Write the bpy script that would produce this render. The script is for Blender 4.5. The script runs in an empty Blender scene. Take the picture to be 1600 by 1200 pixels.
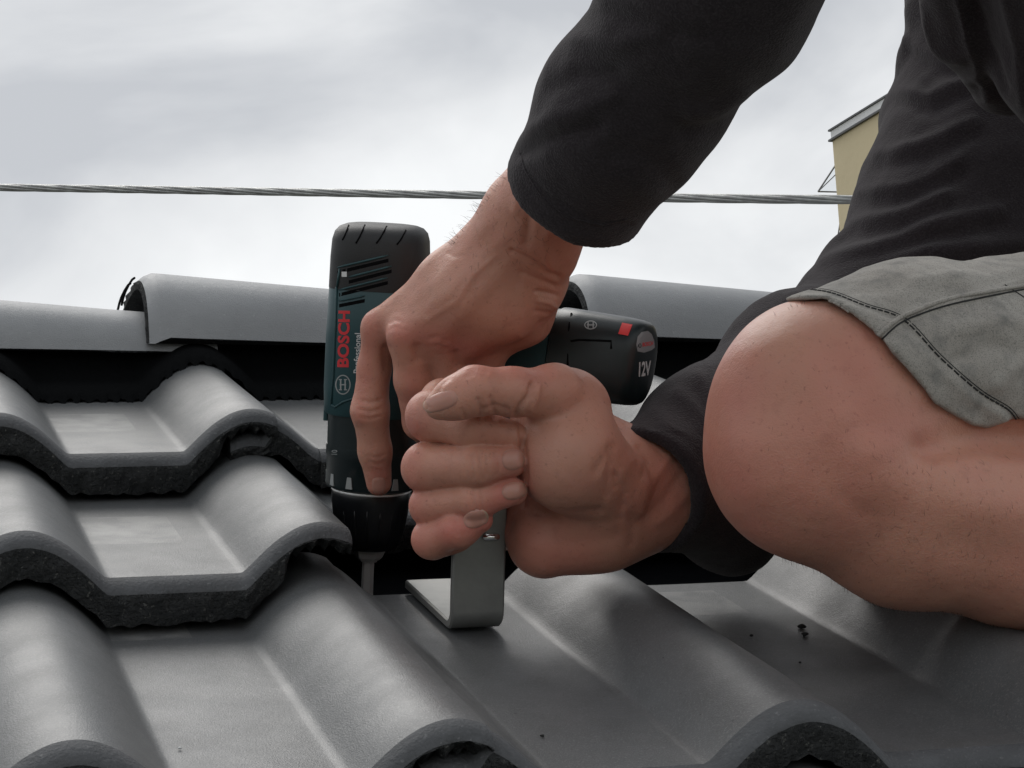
import bpy, bmesh, math, random
import numpy as np
from mathutils import Vector, Matrix
from mathutils.bvhtree import BVHTree

scene = bpy.context.scene
COL = scene.collection
# ------------------------------------------------------------------ camera
F = 3482.0                                   # focal length in photo pixels (1600 wide)
UPC = np.array([-0.05665, 0.98674, 0.15212]); UPC /= np.linalg.norm(UPC)   # gravity-up seen by the camera (right, up, forward)
CAM_Z = 7.0
fw = np.array([0., 0., 1.]); yv = fw - UPC * (fw @ UPC); yv /= np.linalg.norm(yv); xv = np.cross(UPC, yv)  # left-handed triple handled below
if xv[0] < 0: xv = -xv
ROT = np.array([xv, yv, UPC])                # world = ROT @ (right, up, forward)


def W3(p):                                   # (right, forward, up) design coordinates -> world
    p = np.asarray(p, float)
    q = np.stack([p[..., 0], p[..., 2], p[..., 1]], -1)
    return q @ ROT.T + np.array([0, 0, CAM_Z])


def to_px(w):                                # world -> photo pixel, depth
    q = (np.asarray(w, float) - np.array([0, 0, CAM_Z])) @ ROT
    return 800 + F * q[..., 0] / q[..., 2], 600 - F * q[..., 1] / q[..., 2], q[..., 2]


def C(px, py, d):                            # point at photo pixel and depth, design coordinates
    return np.array([(px - 800) / F * d, d, (600 - py) / F * d])


def P(px, py, d): return Vector(W3(C(px, py, d)))


cam_d = bpy.data.cameras.new('camera'); cam = bpy.data.objects.new('camera', cam_d); COL.objects.link(cam)
cam_d.sensor_width = 36; cam_d.lens = 36 * F / 1600; cam_d.clip_start = .02; cam_d.clip_end = 3000
r_ = W3([1, 0, 0]) - W3([0, 0, 0]); u_ = W3([0, 0, 1]) - W3([0, 0, 0]); f_ = W3([0, 1, 0]) - W3([0, 0, 0])
mw = Matrix((Vector(r_), Vector(u_), -Vector(f_))).transposed().to_4x4(); mw.translation = Vector((0, 0, CAM_Z))
cam.matrix_world = mw
scene.camera = cam

# ------------------------------------------------------------------ sky, sun, exposure
SUN_EL, SUN_AZ = math.radians(50), math.radians(-24)      # azimuth from +Y (view direction), negative = left
world = bpy.data.worlds.new('World'); scene.world = world; world.use_nodes = True
nt = world.node_tree; nt.nodes.clear()
wo = nt.nodes.new('ShaderNodeOutputWorld')
sky = nt.nodes.new('ShaderNodeTexSky'); sky.sky_type = 'NISHITA'; sky.sun_disc = False
sky.sun_elevation = SUN_EL; sky.sun_rotation = SUN_AZ
b1 = nt.nodes.new('ShaderNodeBackground'); b1.inputs[1].default_value = .08; nt.links.new(sky.outputs[0], b1.inputs[0])
tc = nt.nodes.new('ShaderNodeTexCoord')
mp = nt.nodes.new('ShaderNodeMapping'); mp.inputs['Scale'].default_value = (1, 1, 1.7); mp.inputs['Location'].default_value = (3.1, 1.2, .35)
nt.links.new(tc.outputs['Generated'], mp.inputs[0])
nz = nt.nodes.new('ShaderNodeTexNoise'); nz.inputs['Scale'].default_value = 4.5; nz.inputs['Detail'].default_value = 6; nz.inputs['Roughness'].default_value = .48
nz.inputs['Distortion'].default_value = .5
nt.links.new(mp.outputs[0], nz.inputs[0])
sx = nt.nodes.new('ShaderNodeSeparateXYZ'); nt.links.new(tc.outputs['Generated'], sx.inputs[0])
gr = nt.nodes.new('ShaderNodeMapRange'); gr.inputs[1].default_value = .17; gr.inputs[2].default_value = .33; gr.inputs[3].default_value = .15; gr.inputs[4].default_value = -.11
nt.links.new(sx.outputs[2], gr.inputs[0])
ad = nt.nodes.new('ShaderNodeMath'); ad.operation = 'ADD'; nt.links.new(nz.outputs[0], ad.inputs[0]); nt.links.new(gr.outputs[0], ad.inputs[1])
rp = nt.nodes.new('ShaderNodeValToRGB')
els = rp.color_ramp.elements
els[0].position = .36; els[0].color = (.52, .535, .56, 1); els[1].position = .68; els[1].color = (.90, .91, .91, 1)
e = els.new(.50); e.color = (.72, .73, .74, 1)
nt.links.new(ad.outputs[0], rp.inputs[0])
b2 = nt.nodes.new('ShaderNodeBackground'); b2.inputs[1].default_value = 1.13; nt.links.new(rp.outputs[0], b2.inputs[0])
mx = nt.nodes.new('ShaderNodeMixShader'); mx.inputs[0].default_value = .93
nt.links.new(b1.outputs[0], mx.inputs[1]); nt.links.new(b2.outputs[0], mx.inputs[2]); nt.links.new(mx.outputs[0], wo.inputs[0])
sd = bpy.data.lights.new('sun', 'SUN'); sd.energy = 1.5; sd.angle = math.radians(40); sd.color = (1, .97, .93)
sun = bpy.data.objects.new('sun', sd); COL.objects.link(sun)
sdir = Vector((math.sin(SUN_AZ) * math.cos(SUN_EL), math.cos(SUN_AZ) * math.cos(SUN_EL), math.sin(SUN_EL)))
sun.rotation_euler = sdir.to_track_quat('Z', 'Y').to_euler()
scene.view_settings.view_transform = 'Standard'; scene.view_settings.look = 'None'
scene.view_settings.exposure = 0; scene.view_settings.gamma = 1; scene.view_settings.use_curve_mapping = False
scene.render.engine = 'CYCLES'
scene.cycles.use_denoising = True

# ------------------------------------------------------------------ helpers
rng = np.random.default_rng(5); random.seed(5)


def tag(o, label=None, cat=None, group=None, kind=None):
    if label: o['label'] = label
    if cat: o['category'] = cat
    if group: o['group'] = group
    if kind: o['kind'] = kind
    return o


def empty(name, loc):
    o = bpy.data.objects.new(name, None); COL.objects.link(o); o.location = loc; o.empty_display_size = .02; return o


def mesh_obj(name, verts, faces, mat, parent=None, loc=None, smooth=True, angle=None, mats=None, fmat=None):
    """verts in world; mesh stored relative to the thing's base"""
    verts = np.asarray(verts, float).reshape(-1, 3)
    base = np.array(root_loc(parent)) if parent is not None else (np.array(loc) if loc is not None else np.zeros(3))
    me = bpy.data.meshes.new(name)
    v = verts - base
    if isinstance(faces, np.ndarray):
        n = faces.shape[1]
        me.vertices.add(len(v)); me.vertices.foreach_set('co', v.astype(np.float32).ravel())
        me.loops.add(faces.size); me.loops.foreach_set('vertex_index', faces.astype(np.int32).ravel())
        me.polygons.add(len(faces)); me.polygons.foreach_set('loop_start', np.arange(0, faces.size, n, dtype=np.int32))
        me.update(calc_edges=True); me.validate()
    else:
        me.from_pydata([tuple(x) for x in v], [], [tuple(f) for f in faces])
    for m in (mats or [mat]): me.materials.append(m)
    if fmat is not None: me.polygons.foreach_set('material_index', np.asarray(fmat, dtype=np.int32))
    if smooth: me.polygons.foreach_set('use_smooth', np.ones(len(me.polygons), dtype=bool))
    me.update()
    if angle: me.set_sharp_from_angle(angle=math.radians(angle))
    o = bpy.data.objects.new(name, me); COL.objects.link(o)
    if parent is not None: o.parent = parent
    else: o.location = base
    return o


def root_loc(o):
    while o.parent is not None: o = o.parent
    return o.location


# --- numpy gradient noise
_perm = rng.permutation(256); _perm = np.concatenate([_perm, _perm, _perm])
_grad = rng.normal(size=(256, 3)); _grad /= np.linalg.norm(_grad, axis=1)[:, None]


def noise3(p):
    p = np.asarray(p, float); i = np.floor(p).astype(int); f = p - i; u = f * f * f * (f * (f * 6 - 15) + 10); r = 0
    for dx in (0, 1):
        for dy in (0, 1):
            for dz in (0, 1):
                h = _perm[_perm[_perm[(i[..., 0] + dx) & 255] + ((i[..., 1] + dy) & 255)] + ((i[..., 2] + dz) & 255)]
                g = _grad[h]; d = f - np.array([dx, dy, dz])
                w = (u[..., 0] if dx else 1 - u[..., 0]) * (u[..., 1] if dy else 1 - u[..., 1]) * (u[..., 2] if dz else 1 - u[..., 2])
                r = r + w * (g * d).sum(-1)
    return r


# --- signed distance modelling (sparse surface nets)
def rc(a, b, ra, rb, k=None): return ('c', np.array(a, float), np.array(b, float), ra, rb, k)


def chain(pts, k=.004, off=0., grow=0.):
    """pts: (px, py, depth, radius px) -> tapered capsules"""
    q = [(C(x, y, d + off), r * (d + off) / F + grow) for x, y, d, r in pts]
    if len(q) == 1: return [rc(q[0][0], q[0][0] + 1e-5, q[0][1], q[0][1], k)]
    return [rc(q[i][0], q[i + 1][0], q[i][1], q[i + 1][1], k) for i in range(len(q) - 1)]


def ev(pr, p):
    _, a, b, ra, rb, k = pr
    ba = b - a; pa = p - a; h = np.clip(pa @ ba / (ba @ ba), 0, 1)
    return np.linalg.norm(pa - h[:, None] * ba, axis=1) - (ra + (rb - ra) * h)


def smin(a, b, k):
    h = np.maximum(k - np.abs(a - b), 0) / k
    return np.minimum(a, b) - h * h * k * .25


def field(groups, p, c=None, R=0.):
    """groups: list of (prims, group k); culled by block centre c, radius R"""
    out = np.full(len(p), 1.0); started = False
    for prims, gk in groups:
        g = None
        for pr in prims:
            if c is not None:
                a, b = pr[1], pr[2]; ba = b - a; h = min(1, max(0, (c - a) @ ba / (ba @ ba)))
                if np.linalg.norm(c - a - h * ba) - max(pr[3], pr[4]) > R + .034: continue
            d = ev(pr, p)
            g = d if g is None else smin(g, d, pr[5])
        if g is None: continue
        out = g if not started else smin(out, g, gk); started = True
    return out


def surface(fn, prims, vox, B=16):
    """sparse naive surface nets. fn(points, centre, R) -> sdf. returns verts, quads"""
    lo = np.min([np.minimum(q[1], q[2]) - max(q[3], q[4]) for q in prims], axis=0) - .01
    S = B * vox; cand = set()
    for q in prims:                                     # candidate blocks round each primitive
        r = max(q[3], q[4]) + .006; L = np.linalg.norm(q[2] - q[1]); n = max(2, int(L / S) + 2)
        for tt in np.linspace(0, 1, n):
            m = q[1] + (q[2] - q[1]) * tt
            i0 = np.floor((m - r - S - lo) / S).astype(int); i1 = np.floor((m + r + S - lo) / S).astype(int)
            for x in range(i0[0], i1[0] + 1):
                for y in range(i0[1], i1[1] + 1):
                    for z in range(i0[2], i1[2] + 1): cand.add((x, y, z))
    cand = np.array(sorted(cand)); cen = lo + (cand + .5) * S
    R = S * .87
    # coarse test in chunks
    act = []
    for i in range(0, len(cand)):
        v = fn(cen[i:i + 1], cen[i], R)
        if abs(v[0]) < R * 1.2 + .005: act.append(i)
    ii = np.stack(np.meshgrid(*[np.arange(B + 1)] * 3, indexing='ij'), -1).reshape(-1, 3)
    keys = []; vs = []; quads = []
    BIG = 1 << 14

    def key(c): return (c[..., 0] * BIG + c[..., 1]) * BIG + c[..., 2]
    for i in act:
        b = cand[i] * B
        g = (ii + b)
        pts = lo + g * vox
        v = fn(pts, cen[i], R).reshape(B + 1, B + 1, B + 1)
        s = v < 0
        if s.all() or not s.any(): continue
        n = B
        acc = np.zeros((n, n, n, 3)); cnt = np.zeros((n, n, n))
        grid = g.reshape(B + 1, B + 1, B + 1, 3).astype(float)
        for ax in range(3):
            for o1 in (0, 1):
                for o2 in (0, 1):
                    sl0 = [slice(0, n)] * 3; sl1 = [slice(0, n)] * 3
                    oth = [k for k in range(3) if k != ax]
                    for k_, o_ in zip(oth, (o1, o2)): sl0[k_] = slice(o_, n + o_); sl1[k_] = slice(o_, n + o_)
                    sl0[ax] = slice(0, n); sl1[ax] = slice(1, n + 1)
                    v0 = v[tuple(sl0)]; v1 = v[tuple(sl1)]; x = (v0 < 0) != (v1 < 0)
                    if not x.any(): continue
                    t = np.where(x, v0 / np.where(x, v0 - v1, 1), 0)
                    pos = grid[tuple(sl0)].copy(); pos[..., ax] += t
                    acc += pos * x[..., None]; cnt += x
        m = cnt > 0
        cc = g.reshape(B + 1, B + 1, B + 1, 3)[:n, :n, :n][m]
        keys.append(key(cc + 1)); vs.append(lo + acc[m] / cnt[m][:, None] * vox)
        for ax in range(3):
            sl0 = [slice(0, n)] * 3; sl1 = [slice(0, n)] * 3; sl1[ax] = slice(1, n + 1)
            a = s[tuple(sl0)]; bb = s[tuple(sl1)]; x = a != bb
            if not x.any(): continue
            c0 = g.reshape(B + 1, B + 1, B + 1, 3)[:n, :n, :n][x] + 1; inside = a[x]
            e1 = np.zeros(3, int); e2 = np.zeros(3, int); e1[(ax + 1) % 3] = 1; e2[(ax + 2) % 3] = 1
            q = np.stack([key(c0), key(c0 - e1), key(c0 - e1 - e2), key(c0 - e2)], 1)
            q[~inside] = q[~inside][:, ::-1]
            quads.append(q)
    keys = np.concatenate(keys); vs = np.concatenate(vs); quads = np.concatenate(quads)
    o = np.argsort(keys); keys = keys[o]; vs = vs[o]
    idx = np.searchsorted(keys, quads); idx = np.clip(idx, 0, len(keys) - 1)
    ok = (keys[idx] == quads).all(1)
    return vs, idx[ok]


def vnormals(v, q):
    n = np.zeros_like(v)
    fn = np.cross(v[q[:, 2]] - v[q[:, 0]], v[q[:, 3]] - v[q[:, 1]])
    for k in range(4): np.add.at(n, q[:, k], fn)
    return n / (np.linalg.norm(n, axis=1)[:, None] + 1e-12)


def seg_dist(x, y, path):
    best = np.full(len(x), 1e9)
    for (x0, y0), (x1, y1) in zip(path[:-1], path[1:]):
        dx, dy = x1 - x0, y1 - y0; L = dx * dx + dy * dy + 1e-9
        h = np.clip(((x - x0) * dx + (y - y0) * dy) / L, 0, 1)
        best = np.minimum(best, np.hypot(x - x0 - h * dx, y - y0 - h * dy))
    return best


def sculpt(v, q, strokes, iters=1):
    """v design coords. strokes: (path px, width px, height mm, dmin, dmax) push along the normal, facing side only"""
    n = vnormals(v, q)
    d = v[:, 1]; px = 800 + F * v[:, 0] / d; py = 600 - F * v[:, 2] / d
    facing = np.clip(-(n * v).sum(1) / np.linalg.norm(v, axis=1) * 3, 0, 1)
    push = np.zeros(len(v))
    for st in strokes:
        path, w, hmm = st[:3]; dmin, dmax = (st[3], st[4]) if len(st) > 3 else (0, 9)
        xs = [p[0] for p in path]; ys = [p[1] for p in path]
        m = (px > min(xs) - 3 * w) & (px < max(xs) + 3 * w) & (py > min(ys) - 3 * w) & (py < max(ys) + 3 * w) & (facing > 0) & (d > dmin) & (d < dmax)
        ix = np.nonzero(m)[0]
        if not len(ix): continue
        r = seg_dist(px[ix], py[ix], path)
        push[ix] += hmm * .001 * np.exp(-(r / w) ** 2) * facing[ix]
    return v + n * push[:, None]


def polycut(p, poly):
    """signed px distance (m) to the polygon in view; negative inside. soft extruded cut"""
    d = p[:, 1]; x = 800 + F * p[:, 0] / d; y = 600 - F * p[:, 2] / d
    pp = list(poly) + [poly[0]]
    dist = seg_dist(x, y, pp); inside = np.zeros(len(x), bool)
    for (x0, y0), (x1, y1) in zip(pp[:-1], pp[1:]):
        c = (y0 > y) != (y1 > y)
        inside ^= c & (x < (x1 - x0) * (y - y0) / (y1 - y0 + 1e-12) + x0)
    return np.where(inside, -dist, dist) * d / F


class Caster:                                    # rays from the photograph's viewpoint, to lay seams, nails and print on a surface
    def __init__(s, verts, faces):
        s.b = BVHTree.FromPolygons([tuple(x) for x in verts], [tuple(int(i) for i in f) for f in faces])
        s.o = Vector(W3([0, 0, 0]))

    def at(s, px, py):
        d = (P(px, py, 1.) - s.o).normalized()
        return s.b.ray_cast(s.o, d)[:2]


def tube(path, r, sides=8, closed=False, radii=None):
    path = [Vector(p) for p in path]; V = []; Fc = []; n = len(path); up = None
    for i, p in enumerate(path):
        a = path[i - 1] if i > 0 or closed else path[i]; b = path[(i + 1) % n] if i < n - 1 or closed else path[i]
        t = (b - a).normalized()
        if up is None: up = t.orthogonal().normalized()
        up = (up - t * up.dot(t)).normalized(); w = t.cross(up); rr = radii[i] if radii else r
        for k in range(sides):
            an = 2 * math.pi * k / sides; V.append(p + up * math.cos(an) * rr + w * math.sin(an) * rr)
    m = n if closed else n - 1
    for i in range(m):
        for k in range(sides):
            j = (i + 1) % n; k2 = (k + 1) % sides
            Fc.append((i * sides + k, i * sides + k2, j * sides + k2, j * sides + k))
    if not closed: Fc += [tuple(range(sides))[::-1], tuple((n - 1) * sides + k for k in range(sides))]
    return V, Fc


def joinm(parts):
    V = []; Fc = []
    for v, f in parts:
        o = len(V); V += [tuple(x) for x in v]; Fc += [tuple(i + o for i in q) for q in f]
    return V, Fc


def frame_box(o, ex, ey, ez, x0, x1, y0, y1, z0, z1, bev=0.):
    bm = bmesh.new(); vs = [bm.verts.new((x, y, z)) for x in (x0, x1) for y in (y0, y1) for z in (z0, z1)]
    for f in ((0, 1, 3, 2), (4, 6, 7, 5), (0, 4, 5, 1), (2, 3, 7, 6), (0, 2, 6, 4), (1, 5, 7, 3)): bm.faces.new([vs[i] for i in f])
    bmesh.ops.recalc_face_normals(bm, faces=bm.faces)
    if bev: bmesh.ops.bevel(bm, geom=bm.edges[:], offset=bev, segments=2, affect='EDGES', profile=.6)
    o = np.array(o); V = [o + np.array(ex) * v.co.x + np.array(ey) * v.co.y + np.array(ez) * v.co.z for v in bm.verts]
    bm.verts.index_update(); Fc = [tuple(v.index for v in f.verts) for f in bm.faces]; bm.free()
    return V, Fc


# ------------------------------------------------------------------ materials
def mat(name, col, rough=.5, metal=0., spec=.5, sheen=0., noise=None, bump=None, coat=0., sss=None, attr=None):
    """noise: (scale, amount, col2, detail) ; bump: list of (scale, strength, distance, kind)"""
    m = bpy.data.materials.new(name); m.use_nodes = True; t = m.node_tree; b = t.nodes['Principled BSDF']
    b.inputs['Base Color'].default_value = (*col, 1); b.inputs['Roughness'].default_value = rough
    b.inputs['Metallic'].default_value = metal; b.inputs['Specular IOR Level'].default_value = spec
    b.inputs['Coat Weight'].default_value = coat
    if sheen: b.inputs['Sheen Weight'].default_value = sheen; b.inputs['Sheen Roughness'].default_value = .5
    co = t.nodes.new('ShaderNodeTexCoord'); cur = None
    if noise:
        for q in (noise if isinstance(noise, list) else [noise]):
            sc, lo, hi, c2 = q[:4]
            n = t.nodes.new('ShaderNodeTexNoise'); n.inputs['Scale'].default_value = sc; n.inputs['Detail'].default_value = 5; n.inputs['Roughness'].default_value = .6
            t.links.new(co.outputs['Object'], n.inputs[0])
            mr = t.nodes.new('ShaderNodeMapRange'); mr.inputs[1].default_value = lo; mr.inputs[2].default_value = hi; t.links.new(n.outputs[0], mr.inputs[0])
            mi = t.nodes.new('ShaderNodeMix'); mi.data_type = 'RGBA'; mi.inputs[7].default_value = (*c2, 1)
            t.links.new(mr.outputs[0], mi.inputs[0])
            if cur is None: mi.inputs[6].default_value = (*col, 1)
            else: t.links.new(cur, mi.inputs[6])
            cur = mi.outputs[2]
    if attr:
        for an, c2 in attr:
            a = t.nodes.new('ShaderNodeAttribute'); a.attribute_name = an
            mi = t.nodes.new('ShaderNodeMix'); mi.data_type = 'RGBA'; mi.inputs[7].default_value = (*c2, 1)
            t.links.new(a.outputs['Fac'], mi.inputs[0])
            if cur is None: mi.inputs[6].default_value = (*col, 1)
            else: t.links.new(cur, mi.inputs[6])
            cur = mi.outputs[2]
    if cur is not None: t.links.new(cur, b.inputs['Base Color'])
    prev = None
    for q in (bump or []):
        sc, st, dist, kind = q
        if kind == 'v': n = t.nodes.new('ShaderNodeTexVoronoi'); n.inputs['Scale'].default_value = sc; out = n.outputs['Distance']
        else:
            n = t.nodes.new('ShaderNodeTexNoise'); n.inputs['Scale'].default_value = sc; n.inputs['Detail'].default_value = 4; out = n.outputs[0]
        if isinstance(kind, tuple):
            mpn = t.nodes.new('ShaderNodeMapping'); mpn.inputs['Scale'].default_value = kind; t.links.new(co.outputs['Object'], mpn.inputs[0]); t.links.new(mpn.outputs[0], n.inputs[0])
        else: t.links.new(co.outputs['Object'], n.inputs[0])
        bp = t.nodes.new('ShaderNodeBump'); bp.inputs['Strength'].default_value = st; bp.inputs['Distance'].default_value = dist
        t.links.new(out, bp.inputs['Height'])
        if prev is not None: t.links.new(prev, bp.inputs['Normal'])
        prev = bp.outputs[0]
    if prev is not None: t.links.new(prev, b.inputs['Normal'])
    if sss:
        b.inputs['Subsurface Weight'].default_value = sss[0]; b.inputs['Subsurface Radius'].default_value = (1, .35, .18); b.inputs['Subsurface Scale'].default_value = sss[1]
    return m


def tile_material(name, patch):
    """dark coated concrete: slight gloss, specks, faint pale patch of dried dust on one pan"""
    m = mat(name, (.086, .091, .094), rough=.5, spec=.5, coat=.0, noise=[(9, .4, .7, (.118, .123, .126)), (50, .5, .75, (.085, .089, .09)), (1000, .52, .72, (.185, .19, .19)), (500, .64, .72, (.03, .03, .03))],
            bump=[(1300, .35, .0006, 'n'), (160, .15, .0012, 'n')])
    m.node_tree.nodes['Principled BSDF'].inputs['Coat Roughness'].default_value = .24
    t = m.node_tree; b = t.nodes['Principled BSDF']; co = t.nodes.new('ShaderNodeTexCoord')
    n = t.nodes.new('ShaderNodeTexNoise'); n.inputs['Scale'].default_value = 26; n.inputs['Detail'].default_value = 7; t.links.new(co.outputs['Object'], n.inputs[0])
    mr = t.nodes.new('ShaderNodeMapRange'); mr.inputs[1].default_value = .35; mr.inputs[2].default_value = .7; mr.inputs[3].default_value = .40; mr.inputs[4].default_value = .52
    t.links.new(n.outputs[0], mr.inputs[0])
    rough_out = mr.outputs[0]
    x0, x1, y0, y1 = patch
    sx = t.nodes.new('ShaderNodeSeparateXYZ')
    uv = t.nodes.new('ShaderNodeAttribute'); uv.attribute_name = 'ast'; t.links.new(uv.outputs['Vector'], sx.inputs[0])
    cur = None
    for ax, a0, a1 in ((0, x0, x1), (1, y0, y1)):
        for thr, op in ((a0, 'GREATER_THAN'), (a1, 'LESS_THAN')):
            c = t.nodes.new('ShaderNodeMath'); c.operation = op; c.inputs[1].default_value = thr; t.links.new(sx.outputs[ax], c.inputs[0])
            if cur is None: cur = c.outputs[0]
            else:
                mu = t.nodes.new('ShaderNodeMath'); mu.operation = 'MULTIPLY'; t.links.new(cur, mu.inputs[0]); t.links.new(c.outputs[0], mu.inputs[1]); cur = mu.outputs[0]
    fm = t.nodes.new('ShaderNodeMath'); fm.operation = 'MULTIPLY'; t.links.new(cur, fm.inputs[0])
    pn = t.nodes.new('ShaderNodeTexNoise'); pn.inputs['Scale'].default_value = 70; pn.inputs['Detail'].default_value = 4; t.links.new(co.outputs['Object'], pn.inputs[0])
    pm = t.nodes.new('ShaderNodeMapRange'); pm.inputs[1].default_value = .36; pm.inputs[2].default_value = .62; pm.inputs[3].default_value = .08; pm.inputs[4].default_value = .5; t.links.new(pn.outputs[0], pm.inputs[0]); t.links.new(pm.outputs[0], fm.inputs[1])
    old = b.inputs['Base Color'].links[0].from_socket
    mi = t.nodes.new('ShaderNodeMix'); mi.data_type = 'RGBA'; mi.inputs[7].default_value = (.30, .30, .29, 1)
    t.links.new(fm.outputs[0], mi.inputs[0]); t.links.new(old, mi.inputs[6])
    # object to object variation
    oi = t.nodes.new('ShaderNodeObjectInfo'); hv = t.nodes.new('ShaderNodeHueSaturation')
    mr2 = t.nodes.new('ShaderNodeMapRange'); mr2.inputs[3].default_value = .85; mr2.inputs[4].default_value = 1.15; t.links.new(oi.outputs['Random'], mr2.inputs[0])
    t.links.new(mr2.outputs[0], hv.inputs['Value']); t.links.new(mi.outputs[2], hv.inputs['Color']); t.links.new(hv.outputs[0], b.inputs['Base Color'])
    t.links.new(rough_out, b.inputs['Roughness'])
    return m


M = {}
M['tile'] = tile_material('coated_concrete', (.150, .200, .095, .170))
M['tile_b'] = tile_material('coated_concrete_second', (.150, .190, .262, .318))
M['tile_edge'] = mat('worn_tile_edge', (.10, .104, .11), rough=.8, spec=.3, noise=[(60, .35, .7, (.075, .078, .082)), (420, .6, .74, (.17, .175, .18))], bump=[(600, .6, .0014, 'n')])
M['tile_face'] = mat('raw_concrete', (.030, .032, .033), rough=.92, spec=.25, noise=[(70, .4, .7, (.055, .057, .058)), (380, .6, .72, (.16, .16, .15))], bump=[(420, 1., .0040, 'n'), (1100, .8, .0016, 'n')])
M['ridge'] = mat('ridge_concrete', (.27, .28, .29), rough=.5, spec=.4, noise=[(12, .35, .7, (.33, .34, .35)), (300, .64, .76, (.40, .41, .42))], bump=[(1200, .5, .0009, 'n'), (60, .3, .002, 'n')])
M['seal'] = mat('black_ridge_seal', (.004, .0045, .005), rough=.9, spec=.08, bump=[(200, .5, .002, 'n')])
M['wood'] = mat('batten_wood', (.025, .017, .012), rough=.9, spec=.1, noise=(30, .4, .7, (.015, .01, .008)), bump=[(100, .5, .001, (1, 8, 8))])
M['membrane'] = mat('underlay_membrane', (.004, .0045, .006), rough=.9, spec=.05, bump=[(30, .4, .01, 'n')])
M['render_wall'] = mat('house_render', (.42, .4, .36), rough=.9, bump=[(80, .4, .01, 'n')])
M['steel'] = mat('galvanised_steel', (.31, .315, .30), rough=.42, metal=.7, noise=[(60, .4, .65, (.25, .255, .245)), (8, .4, .6, (.29, .29, .28))], bump=[(240, .12, .001, 'n')])
M['chrome'] = mat('polished_steel', (.8, .8, .79), rough=.3, metal=.35, spec=1.)
M['bolt'] = mat('bright_bolt_steel', (.85, .85, .84), rough=.18, metal=1)
M['cable'] = mat('cable_steel', (.36, .37, .36), rough=.45, metal=.7, noise=(90, .4, .7, (.24, .24, .24)))
M['rubber'] = mat('black_rubber', (.018, .019, .020), rough=.55, spec=.4, bump=[(1200, .25, .0005, 'n')])
M['teal'] = mat('teal_plastic', (.016, .056, .064), rough=.42, spec=.45, noise=(40, .45, .75, (.022, .068, .076)), bump=[(1600, .15, .0004, 'n')])
M['black'] = mat('black_plastic', (.011, .019, .021), rough=.38, spec=.45, noise=(90, .6, .8, (.03, .032, .034)), bump=[(1500, .15, .0004, 'n')])
M['chuck'] = mat('black_chuck', (.010, .011, .013), rough=.3, spec=.5)
M['red'] = mat('red_print', (.62, .03, .04), rough=.5)
M['redtab'] = mat('red_tab', (.75, .05, .05), rough=.4)
M['white'] = mat('white_print', (.62, .64, .64), rough=.5)
M['dimwhite'] = mat('grey_print', (.30, .32, .32), rough=.5)
M['greylabel'] = mat('grey_label', (.26, .27, .28), rough=.4)
M['skin'] = mat('skin', (.53, .262, .188), rough=.46, spec=.4, noise=[(38, .42, .75, (.53, .245, .182)), (140, .55, .8, (.44, .205, .148)), (420, .6, .75, (.33, .145, .10))],
                bump=[(1100, .22, .0006, 'v'), (300, .22, .0010, 'n'), (110, .2, .002, 'n')], sss=(.35, .006), attr=[('red', (.52, .155, .125)), ('pale', (.52, .31, .235))])
M['nail'] = mat('nail', (.50, .25, .195), rough=.36, spec=.5, sss=(.3, .003), bump=[(500, .1, .0003, 'n')], attr=[('pale', (.53, .40, .30))])
M['fleece'] = mat('charcoal_fleece', (.027, .0225, .0255), rough=1, spec=.06, sheen=.14, noise=[(110, .4, .7, (.034, .029, .032)), (900, .45, .7, (.048, .042, .046))], bump=[(900, .7, .0011, 'n'), (260, .3, .0012, 'n')])
M['canvas'] = mat('washed_grey_canvas', (.35, .33, .30), rough=.92, spec=.15, sheen=.1, noise=[(22, .42, .66, (.45, .43, .395)), (85, .5, .75, (.21, .208, .195)), (11, .5, .7, (.24, .236, .222)), (1500, .5, .7, (.16, .158, .15))],
                  bump=[(1400, .5, .0006, (1, 1, 1)), (50, .5, .004, 'n')])
M['thread'] = mat('dark_thread', (.025, .026, .027), rough=.9)
M['hair'] = mat('body_hair', (.05, .032, .022), rough=.5)
M['crumb'] = mat('dark_crumb', (.012, .012, .012), rough=.9)
M['yellow'] = mat('yellow_render', (.66, .57, .38), rough=.9, noise=(.8, .4, .7, (.62, .53, .35)), bump=[(8, .3, .02, 'n')])
M['fascia'] = mat('pale_fascia', (.7, .71, .72), rough=.6)
M['darkmetal'] = mat('dark_flashing', (.06, .062, .066), rough=.5)
M['frame'] = mat('window_frame_grey', (.2, .2, .21), rough=.5)
M['glass'] = mat('window_glass', (.9, .92, .93), rough=.02)
M['glass'].node_tree.nodes['Principled BSDF'].inputs['Transmission Weight'].default_value = 1; M['glass'].node_tree.nodes['Principled BSDF'].inputs['IOR'].default_value = 1.05
M['ground'] = mat('ground', (.09, .10, .06), rough=1, noise=(.3, .4, .6, (.16, .15, .12)))

# ------------------------------------------------------------------ ground
g_ = 900.
tag(mesh_obj('ground', [(-g_, -g_, 0), (g_, -g_, 0), (g_, g_, 0), (-g_, g_, 0)], [(0, 1, 2, 3)], M['ground'], loc=(0, 0, 0), smooth=False),
    'grey green ground far below the roof', kind='structure')

# ------------------------------------------------------------------ roof frame
toC = lambda v: np.array([v[0], v[2], v[1]])
A_ = toC([.95958442, .0117453, .28117571]); S_ = toC([-.28015057, .13469452, .95045939]); T_ = toC([.0267094, .99081756, -.13254122])
O_ = toC([-.0807, -.2108, .7053])
PW, G, H, TH, LEN, HR = .0672, .214, .0273, .0225, .281, .030


def RW(a, s, t): return W3(O_ + np.multiply.outer(a, A_) + np.multiply.outer(s, S_) + np.multiply.outer(t, T_))


aW, sW, tW = [W3(v) - W3([0, 0, 0]) for v in (A_, S_, T_)]


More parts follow.
